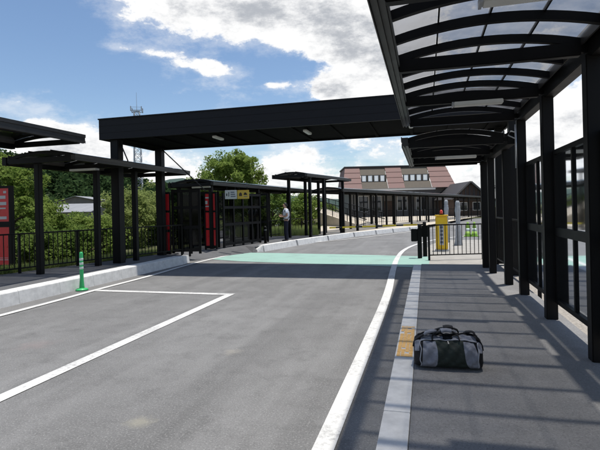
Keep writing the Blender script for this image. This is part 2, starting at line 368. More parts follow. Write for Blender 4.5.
# right platform (a short ramp at the far end) with its own kerb stones
def plat_z(y): return ZR if y < 12.2 else .03
pl = MB(); ys = [-14, 11.9, 12.62]
for y in ys: pl.v += [(-.128, y, -.02), (-.128, y, plat_z(y) - .006), (1.62, y, plat_z(y) - .006), (1.62, y, -.02)]
for i in range(2):
    for j in range(4): a = i * 4 + j; b = i * 4 + (j + 1) % 4; pl.f.append((a, a + 4, b + 4, b))
pl.f += [(0, 1, 2, 3), (11, 10, 9, 8)]
platform = pl.build('pavement', 'platform_asphalt'); tag(platform, kind='structure')
ks = MB().box((-.31, .001, -.05), (-.132, .598, ZR)).mesh('kerb_stone', 'kerb_concrete', bevel=.0035)
for i in range(35):
    y = -8.7 + i * .6
    if y + .6 > 11.75: break
    inst('kerb_stone', ks, platform, (0, y, random.uniform(-.0015, .001)))
e = MB(); e.add([(-.31, 11.71, -.02), (-.132, 11.71, -.02), (-.132, 12.5, -.02), (-.31, 12.5, -.02), (-.31, 11.71, ZR), (-.132, 11.71, ZR), (-.132, 12.5, .05), (-.31, 12.5, .05)],
              [(0, 3, 2, 1), (4, 5, 6, 7), (0, 1, 5, 4), (1, 2, 6, 5), (2, 3, 7, 6), (3, 0, 4, 7)])
e.build('kerb_stone', 'kerb_concrete', platform, bevel=.01)
op = MB(); rp_ = random.Random(11)
for i in range(4):
    for k in range(24):
        if rp_.random() < .06: continue
        x0 = -.296 + i * .0375; y0 = 4.52 + k * .048; j_ = lambda: rp_.uniform(-.003, .003)
        op.add([(x0 + j_(), y0 + j_(), ZR + .004), (x0 + .034 + j_(), y0 + j_(), ZR + .004), (x0 + .034 + j_(), y0 + .043 + j_(), ZR + .004), (x0 + j_(), y0 + .043 + j_(), ZR + .004)], [(0, 1, 2, 3)])
op.build('paint_patch', 'orange_paint', platform)
tag(sheet('gravel_bed', [(1.625, -14), (14, -14), (14, 12.6), (1.625, 12.6)], 'gravel', z=.05), kind='structure')

# left pavement and its raised kerb
lp = MB().prism([(-7.28, -12), (-7.28, 13.2), (-7.7, 13.75), (-7.9, 14.1), (-8.3, 14.5), (-8.75, 12.4), (-9.5, 9.9), (-11.5, 10.3), (-12.2, 5), (-13, -12)], -.02, ZL - .006).build('pavement', 'left_asphalt'); tag(lp, kind='structure')
kl = MB().add([(-7.44, .002, -.03), (-7.12, .002, -.03), (-7.16, .002, ZL - .02), (-7.18, .002, ZL), (-7.44, .002, ZL),
               (-7.44, .998, -.03), (-7.12, .998, -.03), (-7.16, .998, ZL - .02), (-7.18, .998, ZL), (-7.44, .998, ZL)],
              [(0, 1, 2, 3, 4), (9, 8, 7, 6, 5), (0, 5, 6, 1), (1, 6, 7, 2), (2, 7, 8, 3), (3, 8, 9, 4), (4, 9, 5, 0)])
km = kl.mesh('kerb_stone', 'kerb_concrete')
for i in range(17): inst('kerb_stone', km, lp, (0, -4 + i, random.uniform(-.003, .002)))
for k, (a, b) in enumerate([((-7.12, 13.004), (-7.20, 13.55)), ((-7.204, 13.556), (-7.55, 13.95))]):
    h0, h1 = (ZL, ZL - .03) if k == 0 else (ZL - .03, .1)
    dx, dy = b[0] - a[0], b[1] - a[1]; l = math.hypot(dx, dy); nx, ny = -dy / l * .3, dx / l * .3
    MB().add([(a[0], a[1], -.03), (b[0], b[1], -.03), (b[0] + nx, b[1] + ny, -.03), (a[0] + nx, a[1] + ny, -.03),
              (a[0] - .04, a[1], h0), (b[0] - .04, b[1], h1), (b[0] + nx, b[1] + ny, h1), (a[0] + nx, a[1] + ny, h0)],
             [(0, 3, 2, 1), (4, 5, 6, 7), (0, 1, 5, 4), (1, 2, 6, 5), (2, 3, 7, 6), (3, 0, 4, 7)]).build('kerb_stone', 'kerb_concrete', lp, bevel=.01)

# middle island beyond the crossing: pavement with a run of low kerb blocks
K2px = [(256, 249.5, .1), (263, 246.4, ZR), (297, 240.9, ZR), (328, 236.4, ZR), (354, 233.1, ZR), (376, 230.9, ZR), (393, 229.2, ZR), (410, 227.7, ZR), (421, 226.8, ZR)]
K2xy = [Vector((p.x, p.y, 0)) for p in (G(*q) for q in K2px)]
isl = MB().prism([(p.x - .1, p.y + .1) for p in K2xy] + [(3.5, 62), (-14, 62), (-14, 26), (-9.6, 20.4), (-9.2, 17), (-8.6, 14.8), (-6.9, 17.5)], -.016, ZR - .008).build('pavement', 'left_asphalt'); tag(isl, kind='structure')
q0 = K2xy[0]; zt_ = ZR - .007
tag(MB().add([(-7.45, 13.95, .006), (q0.x - .06, q0.y - .22, .006), (-6.9, 17.5, zt_), (-8.6, 14.8, zt_), (-8.1, 13.9, zt_), (q0.x - .1, q0.y + .1, zt_), (q0.x + .06, q0.y - .05, .006)],
             [(0, 1, 2), (0, 2, 3), (0, 3, 4), (1, 5, 2), (1, 6, 5)]).build('pavement_ramp', 'left_asphalt'), kind='structure')
plaza = sheet('plaza', [(-5.6, 24.6), (-4.2, 26.2), (-2.0, 30.4), (-.6, 33.2), (2.6, 46), (8, 70), (-14, 70), (-12, 36)], 'plaza_concrete', z=ZR); tag(plaza, kind='structure')
for i in range(len(K2xy) - 1):
    a, b = K2xy[i], K2xy[i + 1]; d = b - a; l = d.length; d.normalize(); nn = Vector((-d.y, d.x, 0)); a = a + d * .03; b = b - d * (.004 if i == 0 else .11)
    h0 = .10 if i == 0 else ZR + .04; h1 = ZR + .04
    o1, o2 = a - nn * .06, b - nn * .06
    MB().add([(o1.x, o1.y, -.02), (o2.x, o2.y, -.02), (b.x + nn.x * .26, b.y + nn.y * .26, -.02), (a.x + nn.x * .26, a.y + nn.y * .26, -.02),
              (a.x, a.y, h0), (b.x, b.y, h1), (b.x + nn.x * .26, b.y + nn.y * .26, h1), (a.x + nn.x * .26, a.y + nn.y * .26, h0)],
             [(0, 3, 2, 1), (4, 5, 6, 7), (0, 1, 5, 4), (1, 2, 6, 5), (2, 3, 7, 6), (3, 0, 4, 7)]).build('kerb_stone', 'kerb_concrete', isl, bevel=.012)

# terrain beyond: wooded hill and a far mountain
def ridge(name, pts, D0, D1, mat, seg=40):
    m = MB(); rows = 8; L = []
    for i in range(seg + 1):
        t = i / seg; x = pts[0][0] + (pts[-1][0] - pts[0][0]) * t
        for k in range(len(pts) - 1):
            if pts[k][0] <= x <= pts[k + 1][0] + 1e-6:
                f = (x - pts[k][0]) / (pts[k + 1][0] - pts[k][0]); y = pts[k][1] + (pts[k + 1][1] - pts[k][1]) * f; break
        top = atD(x, y, D1)
        for j in range(rows + 1):
            s = j / rows; r = ray(x, PY); D = D0 + (D1 - D0) * s; z = -.5 + (top.z + .5) * math.sin(s * math.pi / 2) ** 1.2
            L.append((r.x * D, r.y * D, z + (random.uniform(-.6, .6) * top.z * .03)))
        r = ray(x, PY); L.append((r.x * D1 * 1.6, r.y * D1 * 1.6, -2))
    w = rows + 2
    m.add(L, [(i * w + j, (i + 1) * w + j, (i + 1) * w + j + 1, i * w + j + 1) for i in range(seg) for j in range(w - 1)])
    return m.build(name, mat, smooth=True)
HILL = [(-260, 172), (-120, 166), (-30, 164), (20, 170), (60, 177), (110, 188), (150, 197), (190, 203), (240, 207), (300, 210)]
hill = ridge('hill', HILL, 110, 220, 'hill_green', 60); tag(hill, kind='structure')
mtn = ridge('mountain', [(60, 196), (110, 190), (150, 184), (180, 179), (215, 184), (260, 193), (330, 199), (420, 201), (520, 199), (640, 196), (800, 200)], 900, 1500, 'mountain', 60); tag(mtn, kind='structure')

# ------------------------------------------------------------------ shelters
def make_shelter(label, origin, rz, side, W, vs, cols, zE, group, rise=.11, rows=3, ncol=4, lamps=(), screens=(), colw=.13, panel_seg=3, gut=.2, lamp_u=(.35, 1.25), screen_z=(.2, 1.06, 2.03), screen_u=None, top_z=None):
    """u = 0 at the road-side eave, W at the back; v along the shelter; zE = underside of the cross beams"""
    t = empty('bus_shelter', origin, rz, label, 'bus shelter', group)
    P = lambda u, v, z: (side * u, v, z)
    def arch(u): s = min(max(u / W, 0), 1); return zE + .165 + rise * 4 * s * (1 - s)
    v0, v1 = vs[0], vs[-1]
    # columns
    for (u, v, zb) in cols:
        box_part('column', P(u - colw / 2, v - colw / 2, zb), P(u + colw / 2, v + colw / 2, zE + .004), 'black_metal', t, bevel=.008)
    # cross beams and arched ribs
    cb = MB().box(P(.05, -.04, zE), P(W - .01, .04, zE + .12)).mesh('cross_beam', 'black_metal', bevel=.006)
    rb = MB(); k = 14
    for i in range(k + 1):
        u = .04 + (W - .05) * i / k; z = arch(u)
        rb.v += [P(u, -.026, z - .082), P(u, .026, z - .082), P(u, .026, z - .008), P(u, -.026, z - .008)]
    for i in range(k):
        for j in range(4): a, b = i * 4 + j, i * 4 + (j + 1) % 4; rb.f.append((a, b, b + 4, a + 4))
    rb.f += [(3, 2, 1, 0), (4 * k, 4 * k + 1, 4 * k + 2, 4 * k + 3)]
    ribm = rb.mesh('rib', 'black_metal')
    for v in vs: inst('cross_beam', cb, t, (0, v, 0))
    rv = []
    for a, b in zip(vs[:-1], vs[1:]): rv += [a + (b - a) * i / rows for i in range(rows)]
    rv.append(vs[-1])
    for v in rv: inst('rib', ribm, t, (0, v, 0))
    # road-side gutter, stepped profile
    g = MB(); ga, gb = v0 - .09, v1 + .09
    g.box(P(-.05, ga, zE + .03), P(.045, gb, zE + gut)); g.box(P(-.068, ga, zE + gut - .06), P(-.052, gb, zE + gut + .012)); g.box(P(-.060, ga, zE + .012), P(-.052, gb, zE + .07))
    g.box(P(.047, ga + .02, zE + .05), P(.062, gb - .02, zE + .08)); g.box(P(-.02, ga + .01, zE + .01), P(0, gb - .01, zE + .028))
    g.build('gutter', 'bronze_metal', t)
    b = MB(); b.box(P(W + .045, v0 - .045, zE - .02), P(W + .17, v1 + .045, zE + .17)); b.build('back_beam', 'black_metal', t, bevel=.006)
    for v in rv[::1]: pass
    eb = MB().box(P(W - .012, ga + .05, zE + .09), P(W + .004, gb - .05, zE + .2)); eb.build('edge_rail', 'bronze_metal', t)
    br = MB().box(P(W - .05, -.03, zE + .03), P(W + .05, .03, zE + .1)).mesh('bracket', 'black_metal')
    for v in vs: inst('bracket', br, t, (0, v, 0))
    for va_, vb_ in zip(vs[:-1], vs[1:]):      # cover plates added to break up the sun streak through the back slot
        box_part('streak_blocker', P(W + .001, va_ + .55 * (vb_ - va_), zE + .172), P(W + .10, vb_ + .12 * (vb_ - va_) if vb_ < v1 else vb_, zE + .18), 'black_metal', t)
        box_part('streak_blocker', P(W + .001, va_ + .12 * (vb_ - va_), zE + .172), P(W + .10, va_ + .22 * (vb_ - va_), zE + .18), 'black_metal', t)
    # glazing bars along the roof, curved sheets between
    us = [.0 + (W - .01) * i / ncol for i in range(ncol + 1)]
    for u in us[1:-1]:
        z = arch(u); box_part('glazing_bar', P(u - .007, ga + .02, z - .022), P(u + .007, gb - .02, z + .012), 'black_metal', t)
    pm = []
    lens = {}
    for ci in range(ncol):
        for (a, bb) in zip(rv[:-1], rv[1:]):
            key = (ci, round(bb - a, 3))
            if key not in lens:
                m = MB(); L = bb - a; s = panel_seg
                for i in range(s + 1):
                    u = us[ci] + .01 + (us[ci + 1] - us[ci] - .02) * i / s; z = arch(u)
                    m.v += [P(u, .004, z - .006), P(u, L - .004, z - .006), P(u, L - .004, z + .001), P(u, .004, z + .001)]
                m.v = m.v
                for i in range(s):
                    for j in range(4): q, r = i * 4 + j, i * 4 + (j + 1) % 4; m.f.append((q, r, r + 4, q + 4))
                m.f += [(3, 2, 1, 0), (4 * s, 4 * s + 1, 4 * s + 2, 4 * s + 3)]
                # one skin only so that the tint counts once
                mm = MB()
                for i in range(s + 1):
                    u = us[ci] + .01 + (us[ci + 1] - us[ci] - .02) * i / s; z = arch(u); mm.v += [P(u, .004, z), P(u, L - .004, z)]
                mm.f = [(2 * i, 2 * i + 1, 2 * i + 3, 2 * i + 2) for i in range(s)]
                lens[key] = mm.mesh('roof_panel', 'roof_sheet', smooth=True)
            inst('roof_panel', lens[key], t, (0, a, 0))
    # lamps under cross beams
    for v in lamps:
        lp_ = box_part('lamp', P(lamp_u[0], v - .06, zE - .056), P(lamp_u[1], v + .06, zE - .004), 'lamp_white', t, bevel=.008)
        box_part('lamp_end', P(lamp_u[0] - .02, v - .063, zE - .058), P(lamp_u[0] - .001, v + .063, zE - .006), 'galvanised', lp_)
    # glazed screens between columns along the back
    su = W + .1 if screen_u is None else screen_u
    z0, zm, z1 = screen_z
    for (va, vb) in screens:
        va += colw / 2 + .012; vb -= colw / 2 + .012
        f = MB(); th = .022
        zb_ = z0
        f.box(P(su - th, va, zb_), P(su + th, va + .05, z1)); f.box(P(su - th, vb - .05, zb_), P(su + th, vb, z1))
        vm = (va + vb) / 2
        f.box(P(su - th + .002, vm - .022, zb_ + .05), P(su + th - .002, vm + .022, z1 - .05))
        for (a, b) in ((zb_, zb_ + .055), (zm - .05, zm + .05), (z1 - .055, z1)): f.box(P(su - th - .003, va + .05, a), P(su + th + .003, vb - .05, b))
        sc = f.build('screen_frame', 'black_metal', t)
        for (pa, pb) in ((va + .05, vm - .022), (vm + .022, vb - .05)):
            for (qa, qb) in ((zb_ + .055, zm - .05), (zm + .05, z1 - .055)):
                MB().add([P(su, pa, qa), P(su, pb, qa), P(su, pb, qb), P(su, pa, qb)], [(0, 1, 2, 3)]).build('glass_pane', 'screen_glass', sc)
    return t

G_R = 'shelters over the right platform'
G_L = 'shelters along the left pavement'
vsR = [-3.43 + 1.633 * i for i in range(8)]
make_shelter('nearest black bus shelter with tinted arched roof over the grey duffel bag platform', (-.27, 0, ZR), 0, 1, 1.64, vsR,
             [(1.72, v, -.01) for v in vsR], 2.70, G_R, rows=3, ncol=4, lamps=(vsR[4] + .06, vsR[6] - .06), lamp_u=(.64, 1.22),
             screens=[(vsR[3], vsR[4]), (vsR[4], vsR[5]), (vsR[5], vsR[6]), (vsR[6], vsR[7])], screen_u=1.78)
r1_ = bpy.data.objects['bus_shelter']
MB().tube([(1.63, vsR[7] - .1, 1.95), (1.63, vsR[7] - .1, 2.62)], .014, 8).build('conduit', 'galvanised', r1_, smooth=True)
MB().tube([(1.63, vsR[7] - .1, 2.5), (1.56, vsR[7] - .1, 2.52), (1.52, vsR[7] - .1, 2.46), (1.63, vsR[7] - .1, 2.4)], .01, 8).build('conduit', 'galvanised', r1_, smooth=True)
make_shelter('lower black shelter at the far end of the right platform by the barred railing', (-.30, 0, ZR), 0, 1, 1.52, [8.08, 9.75, 11.2, 12.0],
             [(1.68, 8.97, -.01), (1.61, 10.44, -.01), (1.57, 11.31, -.01)], 2.36, G_R, rows=3, ncol=3, lamps=(9.66,), lamp_u=(.52, 1.26), gut=.17)

make_shelter('tall black shelter roof at the left edge above the red board', (-7.65, 0, ZL), 0, -1, 1.85, [-2.2, .7, 3.6, 6.5, 9.3],
             [(1.2, 6.4, -.01), (1.2, 3.6, -.01), (1.2, -.8, -.01)], 2.97, G_L, rows=2, ncol=3, lamps=(6.4,))
make_shelter('black shelter with three posts behind the green flexible post', (-7.42, 0, ZL), 0, -1, 1.80, [8.85, 10.6, 12.2, 13.9],
             [(1.12, 8.97, -.01), (.82, 10.57, -.01), (.56, 11.85, -.01)], 2.52, G_L, rows=2, ncol=3, lamps=(10.45,), lamp_u=(.7, 1.5), gut=.13)
a2 = -math.atan2(.85, 8.3)
make_shelter('black shelter with white and yellow hanging signs and a red board inside', (-7.38, 15.75, ZR + .03), a2, -1, 1.75, [0, 2.0, 4.0, 6.1, 8.3, 10.6],
             [(.22, .2, -.02), (1.6, .2, -.02), (.16, 4.0, -.02), (1.5, 4.0, -.02), (1.5, 8.1, -.02), (1.1, 6.1, -.02), (1.2, 10.3, -.02), (.6, 8.6, -.02)], 2.28, G_L, rows=2, ncol=3, lamps=(.12,), lamp_u=(.2, .95), gut=.12,
             screens=[(.3, 2.0), (2.0, 4.0)], screen_u=1.62, screen_z=(.15, 1.0, 2.0))
p31 = Vector((-5.35, 21.6, 0)); p32 = Vector((-4.15, 27.0, 0)); a3 = -math.atan2(p32.x - p31.x, p32.y - p31.y)
make_shelter('raised black shelter roof with arched end beside the standing person', (p31.x, p31.y, ZR), a3, -1, 1.7, [0, 2.7, 5.5],
             [(.15, .6, -.01), (.15, 2.2, -.01), (.2, 4.9, -.01), (1.3, .6, -.01), (1.3, 2.4, -.01), (1.1, 3.6, -.01), (1.3, 4.9, -.01)], 2.90, G_L, rows=2, ncol=3, gut=.13)

# long covered walkway to the station
pA = Vector((-4.45, 26.3, 0)); pB = Vector((8.3, 69.0, 0)); aw = -math.atan2(pB.x - pA.x, pB.y - pA.y); LW = (pB - pA).length
vw = [LW * i / 12 for i in range(13)]
make_shelter('long low black covered walkway leading away to the station', (pA.x, pA.y, ZR), aw, -1, 2.0, vw,
             [(.25, v + .2, -.01) for v in (0, 2.2, 5.2, 8.6, 12.4, 17, 22, 28, 33, 38, 43)] + [(1.75, v + .6, -.01) for v in (.5, 2.5, 4, 7.5, 10.5, 12, 16, 19, 21, 25, 27, 32.5, 37, 42)], 2.30, G_L, rows=1, ncol=2, panel_seg=2, gut=.17, rise=.14)

# ------------------------------------------------------------------ gantry roof across the road
gt = empty('road_canopy', (-8.1, 11.1, ZL), 0, 'wide flat black canopy beam spanning the road on square columns', 'canopy')
gx0, gx1, gy0, gy1, gz0, gz1 = -.36, 10.2, -.1, 2.55, 3.33, 3.87
sh = MB()
sh.box((gx0, gy0, gz0), (gx1, gy0 + .05, gz1)); sh.box((gx0, gy1 - .05, gz0), (gx1, gy1, gz1))
sh.box((gx0, gy0 + .05, gz0), (gx0 + .05, gy1 - .05, gz1)); sh.box((gx1 - .05, gy0 + .05, gz0), (gx1, gy1 - .05, gz1))
sh.build('fascia', 'fascia_metal', gt)
for z in (.175, .36): box_part('fascia_seam', (gx0 - .003, gy0 - .004, gz0 + z), (gx1, gy0 - .001, gz0 + z + .006), 'black_metal', gt)
box_part('capping', (gx0 - .02, gy0 - .02, gz1 + .001), (gx1 + .02, gy1 + .02, gz1 + .03), 'fascia_metal', gt)
box_part('soffit', (gx0 + .05, gy0 + .05, gz0 + .05), (gx1 - .05, gy1 - .05, gz0 + .09), 'soffit_black', gt)
for i in range(11): box_part('soffit_joist', (gx0 + .5 + i * .95, gy0 + .06, gz0 + .012), (gx0 + .58 + i * .95, gy1 - .06, gz0 + .049), 'soffit_black', gt)
for (x, y, w) in ((.02, .0 + .12, .24), (.02, 2.28, .22), (10.0, .12, .24), (10.0, 2.28, .22)):
    box_part('column', (x - w / 2, y - w / 2, -.2), (x + w / 2, y + w / 2, gz0 + .011), 'black_metal', gt, bevel=.01)
for (y, xe, ze) in ((.12, .42, 2.62), (2.28, 1.58, 1.97)):
    MB().tube([(.1, y, gz0), (xe, y, ze)], .018, 8).build('brace_rod', 'bronze_metal', gt, smooth=True)
for (x,) in ((2.8,), (5.25,), (7.8,)):
    l = box_part('lamp', (x - .05, .32, gz0 - .07), (x + .05, .86, gz0 - .012), 'lamp_white', gt, bevel=.01)
    MB().tube([(x, .59, gz0 - .012), (x, .59, gz0 + .05)], .02, 8).build('lamp_stem', 'black_metal', l)

# ------------------------------------------------------------------ railings
def railing(name, label, pts, z0, h, group=None, sp=.115, post=1.3, cat='railing', mid=False):
    t = empty(name, (pts[0][0], pts[0][1], z0), 0, label, cat, group); O = Vector((pts[0][0], pts[0][1], 0))
    bm_ = MB().box((-.008, -.008, .12), (.008, .008, h - .03)).mesh('baluster', 'black_metal'); pm_ = MB().box((-.025, -.025, -.15), (.025, .025, h - .02)).mesh('post', 'black_metal')
    for a, b in zip(pts[:-1], pts[1:]):
        a, b = Vector((a[0], a[1], 0)) - O, Vector((b[0], b[1], 0)) - O; d = b - a; L = d.length; ang = math.atan2(d.y, d.x)
        MB().bar(a + UP * (h - .015), b + UP * (h - .015), .05, .035).build('top_rail', 'black_metal', t)
        MB().bar(a + UP * .11, b + UP * .11, .035, .03).build('bottom_rail', 'black_metal', t)
        npost = max(1, round(L / post))
        for i in range(npost + 1): inst('post', pm_, t, a + d * (i / npost), ang)
        k = int(L / sp)
        for i in range(1, k):
            q = i / k
            if min(abs(q - j / npost) for j in range(npost + 1)) * L > sp * .45: inst('baluster', bm_, t, a + d * q, ang)
    return t
railing('pavement_railing', 'long black barred railing between the left pavement and the bushes', [(-9.62, 7.6), (-9.22, 9.07), (-8.42, 11.95), (-7.72, 14.0), (-7.62, 14.35)], ZL, .93, 'black barred railings', post=1.45)
railing('platform_end_railing', 'short black barred railing across the end of the right platform by the black posts', [(.07, 14.4), (1.6, 14.9), (4.6, 15.9)], .05, 1.0, 'black barred railings', sp=.12, post=1.6)
railing('side_railing', 'black barred railing along the back of the far right shelter', [(1.72, 8.25), (1.64, 12.2)], ZR, 1.1, 'black barred railings', sp=.12, post=1.4)
railing('yard_railing', 'black railing behind the person in front of the green bushes', [(-9.0, 20.2), (-7.6, 22.9), (-7.2, 27.5)], ZR, .85, 'black barred railings', sp=.5, post=2.0)
railing('plaza_railing', 'far black barred railing below the long covered walkway', [(-6.0, 40.0), (1.0, 45.5), (9, 52)], ZR, 1.1, 'black barred railings', sp=.2, post=2.2)

# ramp with sloping handrails
rp = empty('access_ramp', (-5.2, 34, ZR), 0, 'pale access ramp with sloping black handrails under the covered walkway', 'ramp')
r0, r1 = Vector((1.8, -.6, 0)), Vector((-4.6, 7.0, 0)); dd = (r1 - r0).normalized(); nn = Vector((-dd.y, dd.x, 0))
RH = 1.55
MB().add([r0 - nn * .8, r0 + nn * .8, r1 + nn * .8, r1 - nn * .8, r0 - nn * .8 + UP * .02, r0 + nn * .8 + UP * .02, r1 + nn * .8 + UP * RH, r1 - nn * .8 + UP * RH],
         [(3, 2, 1, 0), (4, 5, 6, 7), (0, 1, 5, 4), (1, 2, 6, 5), (2, 3, 7, 6), (3, 0, 4, 7)]).build('ramp_slab', 'plaza_concrete', rp)
for s in (-.76, .76):
    for hh in (.95, .55): MB().bar(r0 + nn * s + UP * (hh + .02), r1 + nn * s + UP * (hh + RH), .06, .05).build('handrail', 'black_metal', rp)
    for i in range(9):
        q = r0 + (r1 - r0) * ((i + .3) / 9) + nn * s; z = .02 + RH * (i + .3) / 9; MB().box((q.x - .025, q.y - .025, z - .01), (q.x + .025, q.y + .025, z + .96)).build('post', 'black_metal', rp)
    for i in range(42):
        q = r0 + (r1 - r0) * ((i + .5) / 42) + nn * s; z = .02 + RH * (i + .5) / 42; MB().box((q.x - .01, q.y - .01, z + .05), (q.x + .01, q.y + .01, z + .93)).build('baluster', 'black_metal', rp)

# ------------------------------------------------------------------ red boards and screens of the left shelters
def red_board(loc, rz, w, tiers, label, h, marks):
    t = empty('display_board', loc, rz, label, 'display board', 'red display boards'); d = .07
    f = MB(); fw = .05 if w > .2 else .015; f.box((-w / 2 - fw, -d, -.03), (-w / 2, d, h + .06)); f.box((w / 2, -d, -.03), (w / 2 + fw, d, h + .06)); f.box((-w / 2, -d, h), (w / 2, d, h + .06)); f.box((-w / 2, -d, 0), (w / 2, d, .1))
    f.build('frame', 'black_metal', t)
    for (a, b) in zip(tiers[:-1], tiers[1:]): box_part('middle_rail', (-w / 2, -d + .006, a[1]), (w / 2, d - .006, b[0]), 'black_metal', t)
    for (a, b) in tiers: box_part('red_panel', (-w / 2 + .001, -d + .03, a + .001), (w / 2 - .001, d - .03, b - .001), 'red_panel', t)
    for (x0, x1, za, zb) in marks: MB().add([(x0, -d + .026, za), (x1, -d + .026, za), (x1, -d + .026, zb), (x0, -d + .026, zb)], [(0, 1, 2, 3)]).build('lettering_strip', 'print_white', t)
    return t
red_board((-10.72, 9.75, ZL), math.radians(8), 1.0, [(.1, 1.06), (1.2, 2.05)], 'large red two-tier board in a black frame at the left edge', 2.05,
          [(-.1, .1, 1.78, 1.86), (.14, .4, 1.78, 1.86), (.2, .42, 1.62, 1.70), (.1, .4, 1.52, 1.555), (-.3, .05, 1.26, 1.33), (.08, .42, 1.26, 1.33), (.34, .42, 1.92, 1.98), (-.45, .2, 1.52, 1.555), (.0, .44, .22, .235), (-.1, .44, .27, .28)])
rb2 = G(211.5, 248.3, ZL - .02)
red_board((rb2.x, rb2.y, ZL - .02), math.radians(14), .36, [(.08, .68), (.74, 1.32), (1.38, 2.0)], 'narrow red three-tier board inside the shelter with hanging signs', 2.0,
          [(-.18, .1, 1.83, 1.88), (-.18, -.1, 1.62, 1.74), (-.18, .0, 1.52, 1.56)])
rb3 = G(169.0, 254.3, ZL - .02)
red_board((rb3.x, rb3.y, ZL - .02), math.radians(14), .12, [(.1, .72), (.8, 1.35), (1.42, 1.95)], 'thin red strip board beside the rear column of the road canopy', 1.95, [])
def dark_screen(loc, rz, w, h, nx, label):
    t = empty('wind_screen', loc, rz, label, 'wind screen', 'free-standing wind screens'); f = MB()
    zs = [.1, .85, 1.5, h]
    for i in range(nx + 1): x = -w / 2 + w * i / nx; f.box((x - .04, -.03, -.02), (x + .04, .03, h + .05))
    for z in zs:
        for i in range(nx): f.box((-w / 2 + w * i / nx + .04, -.027, z - .05), (-w / 2 + w * (i + 1) / nx - .04, .027, z + .05))
    f.build('screen_frame', 'black_metal', t)
    for i in range(nx):
        for a, b in zip(zs[:-1], zs[1:]):
            x0, x1 = -w / 2 + w * i / nx + .04, -w / 2 + w * (i + 1) / nx - .04
            MB().add([(x0, 0, a + .05), (x1, 0, a + .05), (x1, 0, b - .05), (x0, 0, b - .05)], [(0, 1, 2, 3)]).build('glass_pane', 'dark_glass', t)
    return t
ds1 = G(187, 253.2, ZL - .02)
dark_screen((ds1.x, ds1.y, ZL - .02), math.radians(14), .88, 2.05, 3, 'dark glazed screen between the canopy column and the red board')
ds2 = G(206, 247.2, ZL - .02)  # extra screen added to darken the shelter interior behind the board
dark_screen((ds2.x, ds2.y, ZL - .02), math.radians(14), 1.0, 2.05, 2, 'added dark glazed screen darkening the gap behind the narrow red board')
dark_screen((-7.12, 17.9, ZL - .03), math.radians(78), 2.6, 2.0, 4, 'dark glazed screen under the hanging yellow sign')
dark_screen((-7.05, 19.55, ZL - .03), math.radians(8), .8, 2.05, 2, 'narrow dark glazed screen at the right end by the low black bollard')

# hanging signs
def text_mesh(body, size, mat, parent, loc, rot):
    c = bpy.data.curves.new('lettering', 'FONT'); c.body = body; c.size = size; c.extrude = .002; c.align_x = 'CENTER'; c.align_y = 'CENTER'
    o = bpy.data.objects.new('tmp', c); col.objects.link(o); bpy.context.view_layer.update()
    me = bpy.data.meshes.new_from_object(o.evaluated_get(bpy.context.evaluated_depsgraph_get())); bpy.data.objects.remove(o)
    me.materials.clear(); me.materials.append(MATS[mat]); q = bpy.data.objects.new('lettering', me); col.objects.link(q); q.parent = parent; q.location = loc; q.rotation_euler = rot; return q
def flat(name, x0, x1, z0, z1, y, mat, parent): return box_part(name, (x0, y - .002, z0), (x1, y, z1), mat, parent)
ps = G(225, 198, 2.02)
sgc = atD(231, 194.3, 17.2); sgy = atD(243.2, 194.2, 17.6)
s1 = empty('hanging_sign', (sgc.x, sgc.y, sgc.z - .17), TH, 'white hanging sign with black symbols under the shelter eave', 'sign', 'hanging signs')
box_part('sign_plate', (-.215, -.03, 0), (.205, .03, .32), 'print_white', s1, bevel=.006)
flat('symbol', -.17, -.13, .11, .20, -.0305, 'hair', s1); text_mesh('1', .24, 'hair', s1, (-.075, -.034, .16), (math.pi / 2, 0, 0))
for i in range(3): flat('symbol', -.01, .17 - .02 * i, .07 + i * .075, .11 + i * .075, -.0305, 'sign_grey', s1)
for x in (-.15, .15): MB().tube([(x, 0, .32), (x, 0, .44)], .012, 6).build('hanger', 'black_metal', s1)
s2 = empty('hanging_sign', (sgy.x, sgy.y, sgy.z - .17), TH, 'yellow hanging sign with a dark vehicle symbol beside the white sign', 'sign', 'hanging signs')
box_part('sign_plate', (-.215, -.03, 0), (.215, .03, .32), 'sign_yellow', s2, bevel=.006)
flat('symbol', -.15, -.04, .1, .2, -.0305, 'brown_timber', s2); flat('symbol', -.125, -.065, .2, .235, -.0305, 'brown_timber', s2); flat('symbol', .02, .15, .14, .19, -.0305, 'hair', s2); flat('symbol', .04, .12, .19, .23, -.0305, 'hair', s2); flat('symbol', .02, .16, .07, .095, -.0305, 'sign_grey', s2)
for x in (-.15, .15): MB().tube([(x, 0, .32), (x, 0, .44)], .012, 6).build('hanger', 'black_metal', s2)

# ------------------------------------------------------------------ street furniture
# green flexible delineator
gp = G(82, 290.5); d = empty('delineator_post', (gp.x, gp.y, .0085), 0, 'bright green flexible delineator post with pale bands by the left kerb', 'bollard')
MB().lathe([(.125, 0), (.125, .018), (.10, .035), (.055, .045), (.05, .05)], 20).build('base', 'green_plastic', d, smooth=False)
MB().lathe([(.052, .045), (.05, .08), (.040, .2), (.038, .25), (.038, .76), (.030, .79), (.012, .80)], 16).build('tube', 'green_plastic', d, smooth=True)
for z in (.44, .53, .62): MB().lathe([(.0385, z), (.0398, z + .003), (.0398, z + .047), (.0385, z + .05)], 16).build('reflective_band', 'pale_tape', d, smooth=True)
# low black bollard by the kerb
bp = G(265.5, 243, ZR); b = empty('bollard', (bp.x, bp.y, ZR - .01), 0, 'low black bollard standing left of the person', 'bollard')
MB().lathe([(.06, 0), (.06, .6), (.05, .62)], 14).build('shaft', 'black_metal', b, smooth=True); MB().lathe([(.064, .55), (.064, .57)], 14).build('band', 'galvanised', b); MB().lathe([(.05, .621), (.065, .64), (.065, .68), (.03, .72), (.01, .725)], 14).build('cap', 'black_metal', b, smooth=True)
